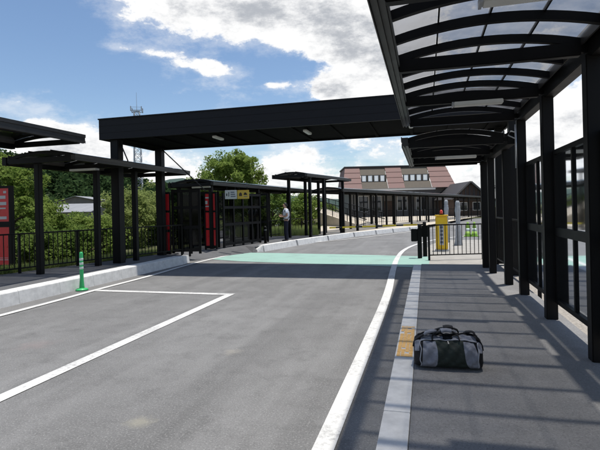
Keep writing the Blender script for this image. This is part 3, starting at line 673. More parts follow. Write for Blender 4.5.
# rail on the ground behind the person
# barrier machine posts with the striped arm
pb = empty('barrier_post', (-.19, 15.0, .0045), 0, 'black barrier post with a square control box, left of the pair', 'barrier post', 'barrier posts')
box_part('shaft', (-.075, -.06, 0), (.055, .06, .92), 'black_metal', pb, bevel=.01); box_part('control_box', (-.26, -.1, .52), (-.076, .1, .9), 'black_metal', pb, bevel=.012); MB().lathe([(.05, .921), (.06, .95), (.06, 1.0), (.03, 1.05), (.01, 1.06)], 12).build('knob', 'black_metal', pb, smooth=True)
pc = empty('barrier_post', (-.05, 15.6, .0045), 0, 'black barrier post with arm pivot, right of the pair', 'barrier post', 'barrier posts')
box_part('shaft', (-.06, -.06, 0), (.07, .06, .98), 'black_metal', pc, bevel=.01); box_part('pivot_box', (-.1, -.09, .62), (.16, -.062, .98), 'black_metal', pc, bevel=.01); MB().lathe([(.05, .981), (.055, 1.0), (.055, 1.08), (.02, 1.1)], 12).build('knob', 'black_metal', pc, smooth=True)
ar = empty('boom_barrier', (-.05, 15.48, 1.02), 0, 'thin yellow and black striped barrier arm lowered across the far road', 'boom barrier')
L0 = Vector((0, 0, 0)); L1 = Vector((-3.05, .0, -.07)); nst = 14
for i in range(nst): MB().bar(L0 + (L1 - L0) * (i / nst), L0 + (L1 - L0) * ((i + 1) / nst) - (L1 - L0) * .0006, .03, .05).build('stripe', 'yellow_paint' if i % 3 else 'hair', ar)
# yellow barrier machine
ym = empty('barrier_machine', (.53, 17.45, .0045), math.radians(-4), 'yellow barrier machine with a red lamp on top behind the railing', 'barrier machine')
box_part('cabinet', (-.2, -.16, .06), (.2, .16, 1.22), 'yellow_paint', ym, bevel=.025); box_part('plinth', (-.23, -.19, 0), (.23, .19, .062), 'galvanised', ym)
box_part('cap', (-.225, -.185, 1.221), (.225, .185, 1.27), 'yellow_paint', ym, bevel=.012)
box_part('notice_strip', (-.075, -.166, .22), (.075, -.1605, .95), 'print_white', ym)
for i in range(5): box_part('lettering', (-.05 + .01 * (i % 2), -.1685, .28 + i * .13), (.05, -.1663, .36 + i * .13), 'sign_grey', ym)
box_part('lamp_seat', (-.08, -.08, 1.271), (.08, .08, 1.3), 'black_metal', ym); MB().lathe([(.05, 1.301), (.055, 1.32), (.05, 1.40), (.03, 1.44), (.01, 1.45)], 14).build('warning_lamp', 'red_lamp', ym, smooth=True)
# lime traffic cones
def cone(loc, label):
    t = empty('traffic_cone', loc, 0, label, 'traffic cone', 'lime traffic cones')
    box_part('base', (-.2, -.2, 0), (.2, .2, .04), 'lime_plastic', t, bevel=.012)
    prof = [(.15, .041), (.155, .05), (.12, .26)]; MB().lathe(prof, 16).build('cone_foot', 'lime_plastic', t, smooth=True)
    MB().lathe([(.1195, .262), (.096, .42)], 16).build('reflective_band', 'pale_tape', t, smooth=True); MB().lathe([(.0955, .422), (.05, .72), (.04, .73), (.02, .735)], 16).build('cone_top', 'lime_plastic', t, smooth=True)
    return t
c1 = G(468, 236.5, 0); c2 = G(474.5, 236.5, 0)
cone((c1.x, c1.y, .002), 'lime traffic cone nearer the yellow barrier machine'); cone((c2.x, c2.y, .002), 'lime traffic cone nearer the platform columns')

# ------------------------------------------------------------------ figures (skin-grown bodies)
def skin_mesh(chains, mat, sub=2):
    """chains: list of (points, radii, parent_key); points may reuse named joints"""
    vs, es, rs, roots, idx = [], [], [], [], {}
    for pts, rad in chains:
        prev = None
        for p, r in zip(pts, rad):
            key = tuple(round(c, 4) for c in p)
            if key not in idx: idx[key] = len(vs); vs.append(p); rs.append(r)
            i = idx[key]
            if prev is not None and prev != i: es.append((prev, i))
            prev = i
    m = bpy.data.meshes.new('figure'); m.from_pydata(vs, es, []); o = bpy.data.objects.new('tmp', m); col.objects.link(o)
    md = o.modifiers.new('skin', 'SKIN'); md.use_smooth_shade = True
    ss = o.modifiers.new('sub', 'SUBSURF'); ss.levels = ss.render_levels = sub
    adj = {i: set() for i in range(len(vs))}
    for a, b in es: adj[a].add(b); adj[b].add(a)
    seen = set()
    sv = m.skin_vertices[0].data
    for i in range(len(vs)):
        r = rs[i]; sv[i].radius = (r, r) if not isinstance(r, tuple) else r; sv[i].use_root = False
        if i not in seen:
            sv[i].use_root = True; st = [i]
            while st:
                q = st.pop()
                if q in seen: continue
                seen.add(q); st += adj[q]
    bpy.context.view_layer.update()
    me = bpy.data.meshes.new_from_object(o.evaluated_get(bpy.context.evaluated_depsgraph_get())); bpy.data.objects.remove(o)
    me.materials.clear(); me.materials.append(MATS[mat]); me.polygons.foreach_set('use_smooth', [True] * len(me.polygons)); return me
def hand_chains(w, d, side, curl):
    """five fingers rooted in the palm at wrist w, fingers running along d, curling towards -z"""
    w, d = Vector(w), Vector(d).normalized(); s = d.cross(UP).normalized() * side; out = []
    palm = w + d * .05; out.append(([tuple(w), tuple(palm), tuple(w + d * .09)], [.024, .031, .026]))
    for k, ln in enumerate((.066, .076, .072, .056)):
        b = w + d * .075 + s * (.026 - .0175 * k); t1 = b + d * ln * .55 + UP * curl * ln * .25; t2 = t1 + d * ln * .35 + UP * curl * ln * .6
        out.append(([tuple(b), tuple(t1), tuple(t2)], [.010, .009, .0075]))
    b = w + d * .03 + s * .022; out.append(([tuple(b), tuple(b + s * .03 + d * .025), tuple(b + s * .036 + d * .055 + UP * curl * .01)], [.011, .010, .008])); return out

# standing person in a pale shirt, head bent over a phone (faces -x in its own frame)
pp = G(286.5, 241.5, ZR)
person = empty('person', (pp.x, pp.y, ZR - .006), math.radians(20), 'standing person in pale shirt and dark trousers looking down at a phone', 'person')
pel = (.01, 0, .92); wai = (.015, 0, 1.06); che = (.0, 0, 1.27); nb = (.005, 0, 1.40); nk = (-.02, 0, 1.46)
ch = [([pel, wai, che, nb, nk, (-.045, 0, 1.53), (-.055, 0, 1.585), (-.045, 0, 1.63)], [.115, .105, .125, .075, .052, .078, .085, .06]),
      ([(-.045, 0, 1.53), (-.10, 0, 1.515)], [.078, .045]), ([(-.055, 0, 1.585), (-.138, 0, 1.558)], [.085, .014])]
for s in (1, -1):
    ch.append(([nb, (.0, s * .165, 1.365), (.045, s * .215, 1.12), (-.185, s * .11, 1.11 + .03 * s)], [.075, .058, .044, .030]))
    ch.append(([pel, (.0, s * .09, .86), (-.015 - .02 * s, s * .10, .48), (.02 - .02 * s, s * .10, .09), (-.03 - .02 * s, s * .105, .045), (-.15 - .02 * s, s * .115, .035)], [.115, .092, .060, .042, .042, .034]))
    ch += hand_chains((-.185, s * .11, 1.11 + .03 * s), (-.8, -s * .55, .15), s, .9)
body = bpy.data.objects.new('body', skin_mesh(ch, 'skin')); col.objects.link(body); body.parent = person
sh_ = [([pel, wai, che, nb], [.135, .128, .148, .090])] + [([nb, (.0, s * .165, 1.365), (.03, s * .195, 1.21)], [.090, .074, .066]) for s in (1, -1)]
sh_[0] = ([(.01, 0, .875), wai, che, nb], [.150, .145, .165, .092])
o = bpy.data.objects.new('shirt', skin_mesh(sh_, 'shirt')); col.objects.link(o); o.parent = person
tr = [([(.01, 0, .93), (.0, s * .09, .84), (-.015 - .02 * s, s * .10, .48), (.02 - .02 * s, s * .10, .06)], [.122, .104, .076, .066]) for s in (1, -1)]
o = bpy.data.objects.new('trousers', skin_mesh(tr, 'trousers')); col.objects.link(o); o.parent = person
hr = [([(.025, 0, 1.50), (.008, 0, 1.56), (-.018, 0, 1.61), (-.045, 0, 1.645), (-.092, 0, 1.64)], [.055, .082, .096, .080, .046])]
o = bpy.data.objects.new('hair', skin_mesh(hr, 'hair')); col.objects.link(o); o.parent = person
for s in (1, -1):
    o = bpy.data.objects.new('shoe', skin_mesh([([(.055 - .02 * s, s * .10, .045), (-.05 - .02 * s, s * .105, .045), (-.17 - .02 * s, s * .115, .034)], [.05, .052, .040])], 'shoe')); col.objects.link(o); o.parent = person
    MB().lathe([(.003, -.006), (.009, -.003), (.009, .003), (.003, .006)], 8).build('eye', 'hair', person, loc=(-.125, s * .032, 1.588))
    MB().lathe([(.006, -.03), (.018, -.012), (.02, .012), (.008, .03)], 8).build('ear', 'skin', person, loc=(-.045, s * .084, 1.575))
MB().tube([(-.125, .02, 1.37), (-.165, -.06, 1.2), (-.12, -.17, 1.0), (.06, -.18, .95), (.165, -.07, 1.12), (.15, .05, 1.3), (.06, .12, 1.43), (-.06, .09, 1.43), (-.125, .02, 1.37)], .016, 6, False).build('shoulder_strap', 'hair', person)
hp = person.matrix_basis @ Vector((-.31, 0.0, 1.15))
ph = MB().box((-.006, -.036, -.07), (.006, .036, .07)).build('phone', 'shoe', None, bevel=.004); ph.location = hp; ph.rotation_euler = (0, math.radians(40), math.radians(20)); tag(ph, 'small dark phone held in the standing person\'s hands', 'phone')

# two tall things bundled in pale grey sheeting behind the barrier machine
def bundle(loc, rz, h, arm, label, seed):
    t = empty('wrapped_bundle', loc, rz, label, 'wrapped object', 'pale grey wrapped objects'); rr = random.Random(seed); n_ = 40; ph_ = [rr.uniform(0, 6) for _ in range(4)]
    prof = [(.13, 0), (.11, .08), (.085, .3), (.07, .5), (.08, .66), (.10, .78), (.075, .88), (.085, .95), (.06, .99), (.02, 1.0)]; rings = []
    for k_ in range(len(prof) - 1):
        for q in (0, .34, .67):
            r0_, z0_ = prof[k_]; r1_, z1_ = prof[k_ + 1]; rad = r0_ + (r1_ - r0_) * q; z = (z0_ + (z1_ - z0_) * q) * h; fold = .30 * max(0, 1 - z / h * .7)
            rings.append([(rad * (1 + fold * (math.sin(6 * a + ph_[0] + z * 1.3) * .6 + math.sin(11 * a + ph_[1] - z) * .4) + .06 * math.sin(z * 14 + a * 2)) * math.cos(a) * 1.05, rad * (1 + fold * math.sin(7 * a + ph_[2])) * math.sin(a) * .8, z) for a in [2 * math.pi * j / n_ for j in range(n_)]])
    MB().tube_rings(rings).build('sheeting', 'statue_grey', t, smooth=True)
    for z in (.45, .86): MB().tube([((prof_r - .03) * math.cos(a) * 1.05, (prof_r - .03) * math.sin(a) * .8, z * h) for prof_r in [.19 if z < .5 else .125] for a in [2 * math.pi * j / 20 for j in range(21)]], .008, 5, False).build('tie_cord', 'bag_piping', t)
    if arm: MB().tube([(-.1, -.05, .72 * h), (-.26, -.08, .68 * h), (-.42, -.1, .64 * h)], [.06, .05, .04], 10).build('bundled_arm', 'statue_grey', t, smooth=True)
    return t
f1 = G(458.5, 245.5, 0); bundle((f1.x, f1.y, .0045), .1, 1.78, False, 'slim tall thing wrapped in pale grey sheeting, right of the yellow machine', 3)
f2 = G(447, 242.5, 0); bundle((f2.x, f2.y, .0045), .8, 1.85, False, 'slim tall thing wrapped in pale grey sheeting, directly behind the yellow machine', 5)

# ------------------------------------------------------------------ duffel bag on the platform
bag = empty('duffel_bag', (.155, 4.36, ZR - .004), math.radians(2), 'grey, black and dark green duffel bag lying on the platform by the kerb', 'duffel bag')
BL, BD, BH = .285, .145, .132
def bag_pt(x, a, off=0.0):
    """x along the bag, a angle round it (0 = front, pi/2 = top)"""
    t = abs(x) / BL; k = max(0.0, 1 - t ** 5) ** .30; ca, sa = math.cos(a), math.sin(a)
    e = .62 if sa < 0 else .78
    y = -math.copysign(abs(ca) ** e, ca) * (BD * (.62 + .38 * k)); z = math.copysign(abs(sa) ** e, sa) * BH * (.42 + .58 * k if sa > 0 else (.9 + .1 * k))
    if sa > 0: y *= 1 - .34 * sa ** 1.4; z = z * (1 - .13 * t * t) - .012 * math.cos(x * 16) * sa + .016 * sa * (1 - t)
    w = .0075 * math.sin(x * 27 + a * 3.1) * math.sin(a * 5 + x * 14) + .004 * math.sin(x * 58 - a * 9) + .003 * math.sin(x * 95 + a * 17)
    if sa < -.55: w *= .2
    nx, ny, nz = 0, -ca, sa
    s = off + w
    return (x + math.copysign(max(0, t - .9) * s, x), y + ny * s, max(.003, BH + .006 + z + nz * s))
NX, NA = 64, 64
rings = [[bag_pt(-BL + 2 * BL * i / NX, 2 * math.pi * j / NA) for j in range(NA)] for i in range(NX + 1)]
MB().tube_rings(rings).build('body', 'bag_black', bag, smooth=True)
def bag_panel(name, edges, a0, a1, mat, off, nx=20, na=24):
    m = MB(); L = []
    for j in range(na + 1):
        q = j / na; a = a0 + (a1 - a0) * q; x0, x1 = edges(q)
        for i in range(nx + 1):
            L.append(bag_pt(x0 + (x1 - x0) * i / nx, a, off))
    m.add(L, [(j * (nx + 1) + i, j * (nx + 1) + i + 1, (j + 1) * (nx + 1) + i + 1, (j + 1) * (nx + 1) + i) for j in range(na) for i in range(nx)])
    return m.build(name, mat, bag, smooth=True)
bag_panel('front_panel', lambda q: (-.117 + .10 * q - .09 * q * q, .182 - .11 * q + .055 * q * q), -.95, .72, 'bag_green', .006)
bag_panel('side_panel', lambda q: (-.222 + .018 * q, -.114 + .10 * q - .09 * q * q), -.95, .66, 'bag_grey', .007)
bag_panel('side_panel', lambda q: (.180 - .11 * q + .055 * q * q, .257 - .05 * q * q), -.95, .66, 'bag_grey', .007)
bag_panel('top_panel', lambda q: (-.225, -.04), .80, 1.22, 'bag_grey', .006)
bag_panel('top_panel', lambda q: (.04, .235), .80, 1.22, 'bag_grey', .006)
bag_panel('end_pocket', lambda q: (-.277, -.238), .1, .85, 'bag_grey', .006, 4)
bag_panel('end_pocket', lambda q: (.243, .277), .1, .85, 'bag_grey', .006, 4)
MB().tube([bag_pt(-.235 + .47 * i / 24, .74 + .05 * math.sin(i / 24 * math.pi), .009) for i in range(25)], .0065, 6).build('piping', 'bag_piping', bag, smooth=True)
MB().tube([bag_pt(-.228 + .006 * math.sin(i), -.8 + 1.5 * i / 12, .009) for i in range(13)], .005, 6).build('piping', 'bag_piping', bag, smooth=True)
MB().tube([bag_pt(.243 + .004 * math.sin(i), -.8 + 1.5 * i / 12, .009) for i in range(13)], .005, 6).build('piping', 'bag_piping', bag, smooth=True)
MB().tube([bag_pt(-.25 + .5 * i / 20, 1.52, .006) for i in range(21)], .007, 6).build('zip', 'bag_black', bag, smooth=True)
def strap(name, pts, w, h, mat, up=(0, 1, 0)):
    P = smooth_path3(pts); m = MB(); o = 0
    for i, p in enumerate(P):
        d = (P[min(i + 1, len(P) - 1)] - P[max(i - 1, 0)]).normalized(); s = Vector(up); s = (s - d * s.dot(d)).normalized(); u = s.cross(d)
        m.v += [tuple(p - s * w / 2 - u * h / 2), tuple(p + s * w / 2 - u * h / 2), tuple(p + s * w / 2 + u * h / 2), tuple(p - s * w / 2 + u * h / 2)]
    k = len(P) - 1
    for i in range(k):
        for j in range(4): a, b = i * 4 + j, i * 4 + (j + 1) % 4; m.f.append((a, b, b + 4, a + 4))
    m.f += [(3, 2, 1, 0), (4 * k, 4 * k + 1, 4 * k + 2, 4 * k + 3)]
    return m.build(name, mat, bag, smooth=True)
def smooth_path3(pts, k=5):
    P = [Vector(p) for p in pts]; out = []
    for i in range(len(P) - 1):
        a, b, c, d = P[max(i - 1, 0)], P[i], P[i + 1], P[min(i + 2, len(P) - 1)]
        for j in range(k):
            t = j / k; out.append(.5 * ((2 * b) + (c - a) * t + (2 * a - 5 * b + 4 * c - d) * t * t + (3 * b - a - 3 * c + d) * t ** 3))
    return out + [P[-1]]
T = lambda x, a, o: bag_pt(x, a, o)
strap('handle', [T(-.13, .7, .010), T(-.125, 1.0, .014), (-.105, -.06, .288), (-.055, -.065, .312), (.03, -.06, .314), (.075, -.06, .290), T(.09, 1.0, .014), T(.095, .7, .010)], .035, .010, 'bag_black')
strap('handle', [T(-.12, 2.3, .010), T(-.11, 2.0, .014), (-.085, .03, .305), (-.03, .0, .328), (.05, .0, .326), (.09, .03, .304), T(.10, 2.0, .014), T(.11, 2.3, .010)], .035, .010, 'bag_black')
strap('handle_wrap', [(-.055, -.062, .318), (-.01, -.058, .326), (.035, -.058, .320)], .075, .022, 'bag_grey')
strap('handle_wrap', [(-.03, -.0, .333), (.01, .0, .339), (.05, .0, .332)], .07, .02, 'bag_black')
strap('shoulder_strap', [(-.290, -.04, .175), (-.272, -.05, .225), (-.205, -.06, .278), (-.15, -.07, .302), (-.10, -.03, .305), (-.07, .02, .295)], .042, .010, 'bag_black')
strap('shoulder_strap', [(.290, -.04, .165), (.276, -.06, .22), (.228, -.06, .292), (.2, -.03, .308), (.15, .02, .292)], .042, .010, 'bag_black')
strap('strap_pad', [(-.19, -.066, .292), (-.15, -.078, .312), (-.105, -.05, .316)], .055, .018, 'bag_grey')
for x in (-.283, .283): MB().tube([(x, -.02 + .02 * math.cos(a), .19 + .02 * math.sin(a)) for a in [i * math.pi / 5 for i in range(11)]], .004, 6, False).build('ring', 'galvanised', bag)
MB().bar(bag_pt(.0, .70, .012), bag_pt(.004, .50, .016), .010, .004).build('zip_pull', 'galvanised', bag)

# ------------------------------------------------------------------ buildings
def frame_local(D, px):                      # an origin on the ground in the direction of a pixel column
    r = ray(px, PY); return (r.x * D, r.y * D, -.02)
def slab(m, pts, th):                        # sloped plate through four points
    a, b, c, d = [Vector(p) for p in pts]; n_ = (b - a).cross(d - a).normalized() * th
    m.add([a, b, c, d, a + n_, b + n_, c + n_, d + n_], [(3, 2, 1, 0), (4, 5, 6, 7), (0, 1, 5, 4), (1, 2, 6, 5), (2, 3, 7, 6), (3, 0, 4, 7)]); return m
bs = empty('station_building', frame_local(70, 300), TH, 'station building with brown-pink mansard roof and strips of windows', 'building')
ppm = 70 / F_PX
bx = lambda px: (px - 300) * ppm
zt, zb = 7.72, 4.35; xL, xR = bx(343), bx(456)
box_part('wall', (xL + 1.0, .6, 0), (xR - .6, 11.8, zb - .1), 'wall_cream', bs)
def yz(t): return (-.4 + 3.0 * t, zb + (zt - zb) * t)            # slope of the mansard face
secs = [('p', 343, 362.5), ('w', 362.5, 388.5), ('p', 388.5, 405), ('w', 405, 432), ('p', 432, 456)]
for kind, a, b_ in secs:
    xa, xb = bx(a) + .015, bx(b_) - .015
    if kind == 'p':
        for r_ in range(4):
            y0, z0 = yz(r_ / 4); y1, z1 = yz((r_ + 1) / 4 - .008)
            tap = .16
            slab(MB(), [(xa + (tap * r_ if a == 343 else 0), y0 - .07, z0), (xb - (tap * r_ if b_ == 456 else 0), y0 - .07, z0), (xb - (tap * (r_ + 1) if b_ == 456 else 0), y1, z1), (xa + (tap * (r_ + 1) if a == 343 else 0), y1, z1)], -.08).build('cladding_panel', 'roof_pink', bs)
    else:
        for r_ in range(2):
            y0, z0 = yz(r_ * .62); y1, z1 = yz(.30 + r_ * .70)
            slab(MB(), [(xa, y0 + .12, z0), (xb, y0 + .12, z0), (xb, y1 + .12, z1), (xa, y1 + .12, z1)], -.08).build('cladding_panel', 'wall_taupe', bs)
        y0, z0 = yz(.30); y1, z1 = yz(.62)
        slab(MB(), [(xa, y0 + .5, z0), (xb, y0 + .5, z0), (xb, y0 + .5, z1), (xa, y0 + .5, z1)], -.06).build('window_wall', 'wall_taupe', bs)
        k = 4; ww = (xb - xa) / (k + .15)
        for i in range(k):
            x0 = xa + .12 + i * ww; w = MB(); x1 = x0 + ww - .3
            f = MB(); f.box((x0, y0 + .36, z0 + .1), (x0 + .06, y0 + .46, z1 - .1)); f.box((x1 - .06, y0 + .36, z0 + .1), (x1, y0 + .46, z1 - .1)); f.box((x0 + .06, y0 + .36, z0 + .1), (x1 - .06, y0 + .46, z0 + .16)); f.box((x0 + .06, y0 + .36, z1 - .16), (x1 - .06, y0 + .46, z1 - .1))
            fo = f.build('window', 'frame_white', bs); box_part('pane', (x0 + .06, y0 + .40, z0 + .16), (x1 - .06, y0 + .42, z1 - .16), 'sky_window', fo)
MB().box((xL + .55, 2.45, zt - .02), (xR - .55, 11, zt + .18)).build('roof', 'dark_roof', bs)
for s_, xx in ((1, xL), (-1, xR)): slab(MB(), [(xx + .1 * s_, -.25, zb), (xx + .1 * s_, 11, zb), (xx + .68 * s_, 11, zt - .03), (xx + .68 * s_, 2.6, zt - .03)], .06 * s_).build('roof_side', 'roof_pink', bs)
box_part('canopy_edge', (bx(350), -2.6, 3.95), (bx(431), .2, 4.2), 'frame_white', bs, bevel=.02); box_part('canopy_roof', (bx(350) - .1, -2.7, 4.205), (bx(431) + .1, .25, 4.26), 'shed_roof', bs)
box_part('canopy_beam', (bx(350) + .05, -2.45, 3.5), (bx(431) - .05, -2.2, 3.94), 'dark_roof', bs)
for i in range(9): box_part('canopy_post', (bx(352 + i * 9.6) - .09, -2.4, .0), (bx(352 + i * 9.6) + .09, -2.24, 3.49), 'black_metal', bs)
for px in (359, 372, 398, 417, 440):
    f = box_part('window', (bx(px), .5, 1.0), (bx(px) + 1.5, .62, 3.3), 'frame_white', bs); 
    for i in range(2): box_part('pane', (bx(px) + .07 + i * .72, .47, 1.08), (bx(px) + .07 + i * .72 + .64, .495, 3.22), 'window_glass', f)
box_part('door', (bx(385), .5, 0), (bx(385) + 1.6, .59, 2.5), 'brown_timber', bs)

# timber gabled house
hs_ = empty('gabled_house', frame_local(62, 470), TH, 'dark brown timber gable house beyond the covered walkway', 'house')
w_ = 2.15
m = MB(); m.add([(-w_, 0, 0), (w_, 0, 0), (w_, 0, 2.75), (0, 0, 4.55), (-w_, 0, 2.75), (-w_, 8, 0), (w_, 8, 0), (w_, 8, 2.75), (0, 8, 4.55), (-w_, 8, 2.75)], [(0, 1, 2, 3, 4), (9, 8, 7, 6, 5), (0, 5, 6, 1), (1, 6, 7, 2), (2, 7, 8, 3), (3, 8, 9, 4), (4, 9, 5, 0)]); m.build('wall', 'brown_timber', hs_)
for s in (-1, 1):
    rf = slab(MB(), [(s * (w_ + .45), -.5, 2.42), (s * (w_ + .45), 8.4, 2.42), (0.0 - s * .001, 8.4, 4.72), (0.0 - s * .001, -.5, 4.72)], .12 * -s).build('roof', 'dark_roof', hs_)
    MB().bar((s * (w_ + .45), -.56, 2.36), (s * .05, -.56, 4.66), .06, .2).build('bargeboard', 'shed_wall', hs_)
for x in (-1.1, -.55, 0, .55, 1.1): box_part('gable_post', (x - .06, -.06, 2.3), (x + .06, -.002, 2.75 + (w_ - abs(x)) * .7), 'dark_roof', hs_)
box_part('tie_beam', (-w_, -.1, 2.2), (w_, -.061, 2.4), 'dark_roof', hs_)
for x in (-1.35, .35): f = box_part('window', (x, -.05, .9), (x + 1.0, -.003, 2.0), 'frame_white', hs_); box_part('pane', (x + .06, -.07, .96), (x + .94, -.051, 1.94), 'window_glass', f)

# sheds beyond the bushes on the left
sd_ = empty('shed', frame_local(80, 70), TH, 'low shed with broad pale grey roof beyond the left bushes', 'shed', 'sheds beyond the bushes')
k8 = 80 / F_PX
X8 = lambda px: (px - 70) * k8
def slope_roof(t, x0, x1, y0, y1, z0, z1, mat, n_=7):
    for i in range(n_):
        a = x0 + (x1 - x0) * i / n_; b_ = x0 + (x1 - x0) * (i + 1) / n_ - .02
        slab(MB(), [(a, y0, z0), (b_, y0, z0), (b_, y1, z1), (a, y1, z1)], .06).build('roof_panel', mat, t)
slope_roof(sd_, X8(34), X8(104), -5, 2.0, 1.9, 3.35, 'shed_roof', 8)
box_part('wall', (X8(35), -4.6, 0), (X8(103), 1.9, 1.88), 'shed_wall', sd_)
sb_ = empty('shed', frame_local(92, 74), TH, 'small dark gabled barn behind the pale shed roof', 'shed', 'sheds beyond the bushes')
k9 = 92 / F_PX; X9 = lambda px: (px - 74) * k9
m = MB(); xa, xm, xb = X9(54), X9(76), X9(93); m.add([(xa, 0, 0), (xb, 0, 0), (xb, 0, 4.3), (xm, 0, 5.0), (xa, 0, 3.7), (xa, 6, 0), (xb, 6, 0), (xb, 6, 4.3), (xm, 6, 5.0), (xa, 6, 3.7)], [(0, 1, 2, 3, 4), (9, 8, 7, 6, 5), (0, 5, 6, 1), (1, 6, 7, 2), (2, 7, 8, 3), (3, 8, 9, 4), (4, 9, 5, 0)]); m.build('wall', 'shed_wall', sb_)
slab(MB(), [(xa - .3, -.4, 3.7), (xm, -.4, 5.05), (xm, 6.4, 5.05), (xa - .3, 6.4, 3.7)], .08).build('roof', 'shed_roof', sb_); slab(MB(), [(xm + .01, -.4, 5.05), (xb + .3, -.4, 4.3), (xb + .3, 6.4, 4.3), (xm + .01, 6.4, 5.05)], .08).build('roof', 'shed_roof', sb_)

# lattice mast
tD = 150.0; tp = frame_local(tD, 139)
tw = empty('lattice_tower', tp, TH + .2, 'grey steel lattice mast with antennas behind the canopy beam', 'tower')
HT = 33.6
def tw_w(z): return 2.7 - 1.1 * z / HT
for sx, sy in ((-1, -1), (1, -1), (1, 1), (-1, 1)): MB().bar((sx * tw_w(0) / 2, sy * tw_w(0) / 2, 0), (sx * tw_w(HT) / 2, sy * tw_w(HT) / 2, HT), .2, .2).build('leg', 'galvanised', tw)
nb_ = 15; cs = ((-1, -1), (1, -1), (1, 1), (-1, 1))
for i in range(nb_):
    z0, z1 = HT * i / nb_, HT * (i + 1) / nb_; a, b_ = tw_w(z0) / 2, tw_w(z1) / 2; m = MB()
    for j in range(4):
        p, q = cs[j], cs[(j + 1) % 4]
        m.bar((p[0] * a, p[1] * a, z0), (q[0] * b_, q[1] * b_, z1), .11, .11); m.bar((q[0] * a, q[1] * a, z0), (p[0] * b_, p[1] * b_, z1), .11, .11); m.bar((p[0] * b_, p[1] * b_, z1), (q[0] * b_, q[1] * b_, z1), .11, .11)
    m.build('bracing', 'galvanised', tw)
for z in (HT - 3.2, HT): 
    m = MB(); r_ = 1.6
    for j in range(4): p, q = cs[j], cs[(j + 1) % 4]; m.bar((p[0] * r_, p[1] * r_, z), (q[0] * r_, q[1] * r_, z), .12, .12); m.bar((p[0] * r_, p[1] * r_, z + 1), (q[0] * r_, q[1] * r_, z + 1), .08, .08)
    for j in range(4): p = cs[j]; m.bar((p[0] * r_, p[1] * r_, z), (p[0] * r_, p[1] * r_, z + 1.0), .1, .1); m.bar((0, 0, z), (p[0] * r_, p[1] * r_, z), .1, .1)
    m.build('platform', 'galvanised', tw)
MB().tube([(0, 0, HT), (0, 0, HT + 6)], [.09, .04], 6).build('antenna', 'galvanised', tw)
for p in cs: box_part('panel_antenna', (p[0] * 1.6 - .15, p[1] * 1.6 - .1, HT - .2), (p[0] * 1.6 + .15, p[1] * 1.6 + .1, HT + 1.3), 'galvanised', tw)

# ------------------------------------------------------------------ vegetation
def leaf_mesh(name, C, size, mat, up=.45, aspect=.55, jitter=.5):
    C = np.asarray(C, float); n = len(C); nrm = rng.normal(size=(n, 3)); nrm[:, 2] = np.abs(nrm[:, 2]) + up; nrm /= np.linalg.norm(nrm, axis=1)[:, None]
    a = rng.normal(size=(n, 3)); a -= nrm * (a * nrm).sum(1)[:, None]; a /= np.linalg.norm(a, axis=1)[:, None]; b = np.cross(nrm, a)
    s = size * rng.uniform(1 - jitter, 1 + jitter, n)[:, None]; a = a * s; b = b * s * aspect
    V = np.stack([C - a, C - a * .1 - b, C + a, C - a * .1 + b], 1).reshape(-1, 3)
    m = bpy.data.meshes.new(name); m.vertices.add(4 * n); m.vertices.foreach_set('co', V.ravel()); m.loops.add(4 * n); m.loops.foreach_set('vertex_index', np.arange(4 * n, dtype=np.int32))
    m.polygons.add(n); m.polygons.foreach_set('loop_start', np.arange(0, 4 * n, 4, dtype=np.int32)); m.update(calc_edges=True); m.validate(); m.materials.append(MATS[mat]); return m
def crown_points(centre, rad, nclump, per, cr, flat=.0, low=-.5):
    d = rng.normal(size=(nclump * 3, 3)); d[:, 2] += .12; d /= np.linalg.norm(d, axis=1)[:, None]; d = d[d[:, 2] > low][:nclump]
    rr = rng.uniform(.62, 1.04, len(d)); cc = d * rr[:, None] * np.array(rad) * rng.uniform(.85, 1.14, len(d))[:, None]
    out = []
    for c in cc:
        k = int(per * .62 * rng.uniform(.5, 1.5)); r_ = cr * .86 * rng.uniform(.5, 1.45); q = rng.normal(size=(k, 3)); q /= np.linalg.norm(q, axis=1)[:, None]; q *= (rng.uniform(0, 1, k) ** .45)[:, None] * r_; q[:, 2] *= .75; out.append(c + q)
    return np.concatenate(out) + np.array(centre)
def plant(name, label, base, height, rx, ry, mat, cat, group, leaf=.12, nclump=60, per=70, cr=.5, trunk=True, zlow=.25, tr=.12, low=-.55):
    t = empty(name, base, random.uniform(0, 6), label, cat, group); rz_ = height * (1 - zlow) / 2; cz_ = height * zlow + rz_
    pts = crown_points((0, 0, cz_), (rx, ry, rz_), nclump, per, cr, low=low); pts = pts[pts[:, 2] > .02]
    inst('crown' if trunk and cat == 'tree' else 'foliage', leaf_mesh('foliage', pts, leaf, mat), t)
    m = MB(); hh = cz_
    m.tube([(0, 0, -.3), (.03 * rx, 0, hh * .4), (0, .03 * ry, hh * .8), (.05 * rx, 0, hh * 1.25)], [tr, tr * .8, tr * .55, tr * .2], 8)
    for i in range(9):
        a = i * 2.4; z = hh * (.35 + .07 * i); l = .75; m.tube([(0, 0, z), (math.cos(a) * rx * l * .5, math.sin(a) * ry * l * .5, z + rz_ * .25), (math.cos(a) * rx * l, math.sin(a) * ry * l, z + rz_ * .45)], [tr * .45, tr * .3, tr * .1], 5)
    m.build('trunk' if cat == 'tree' else 'stem', 'bark', t, smooth=True); return t
def at_ground(px, D): r = ray(px, PY); return (r.x * D, r.y * D, -.45)
GB = 'bushes behind the left railing'
plant('climber_bush', 'tall vine-covered bush at the left edge behind the red board', at_ground(-8, 16.5), 4.3, 2.0, 1.6, 'leaf_bright', 'bush', GB, .055, 150, 260, .36, zlow=.02, low=-.9)
plant('climber_bush', 'leafy bush rising behind the first post of the left shelter', at_ground(22, 20), 3.4, 1.2, 1.4, 'leaf_bright', 'bush', GB, .055, 110, 240, .34, zlow=.02, low=-.9)
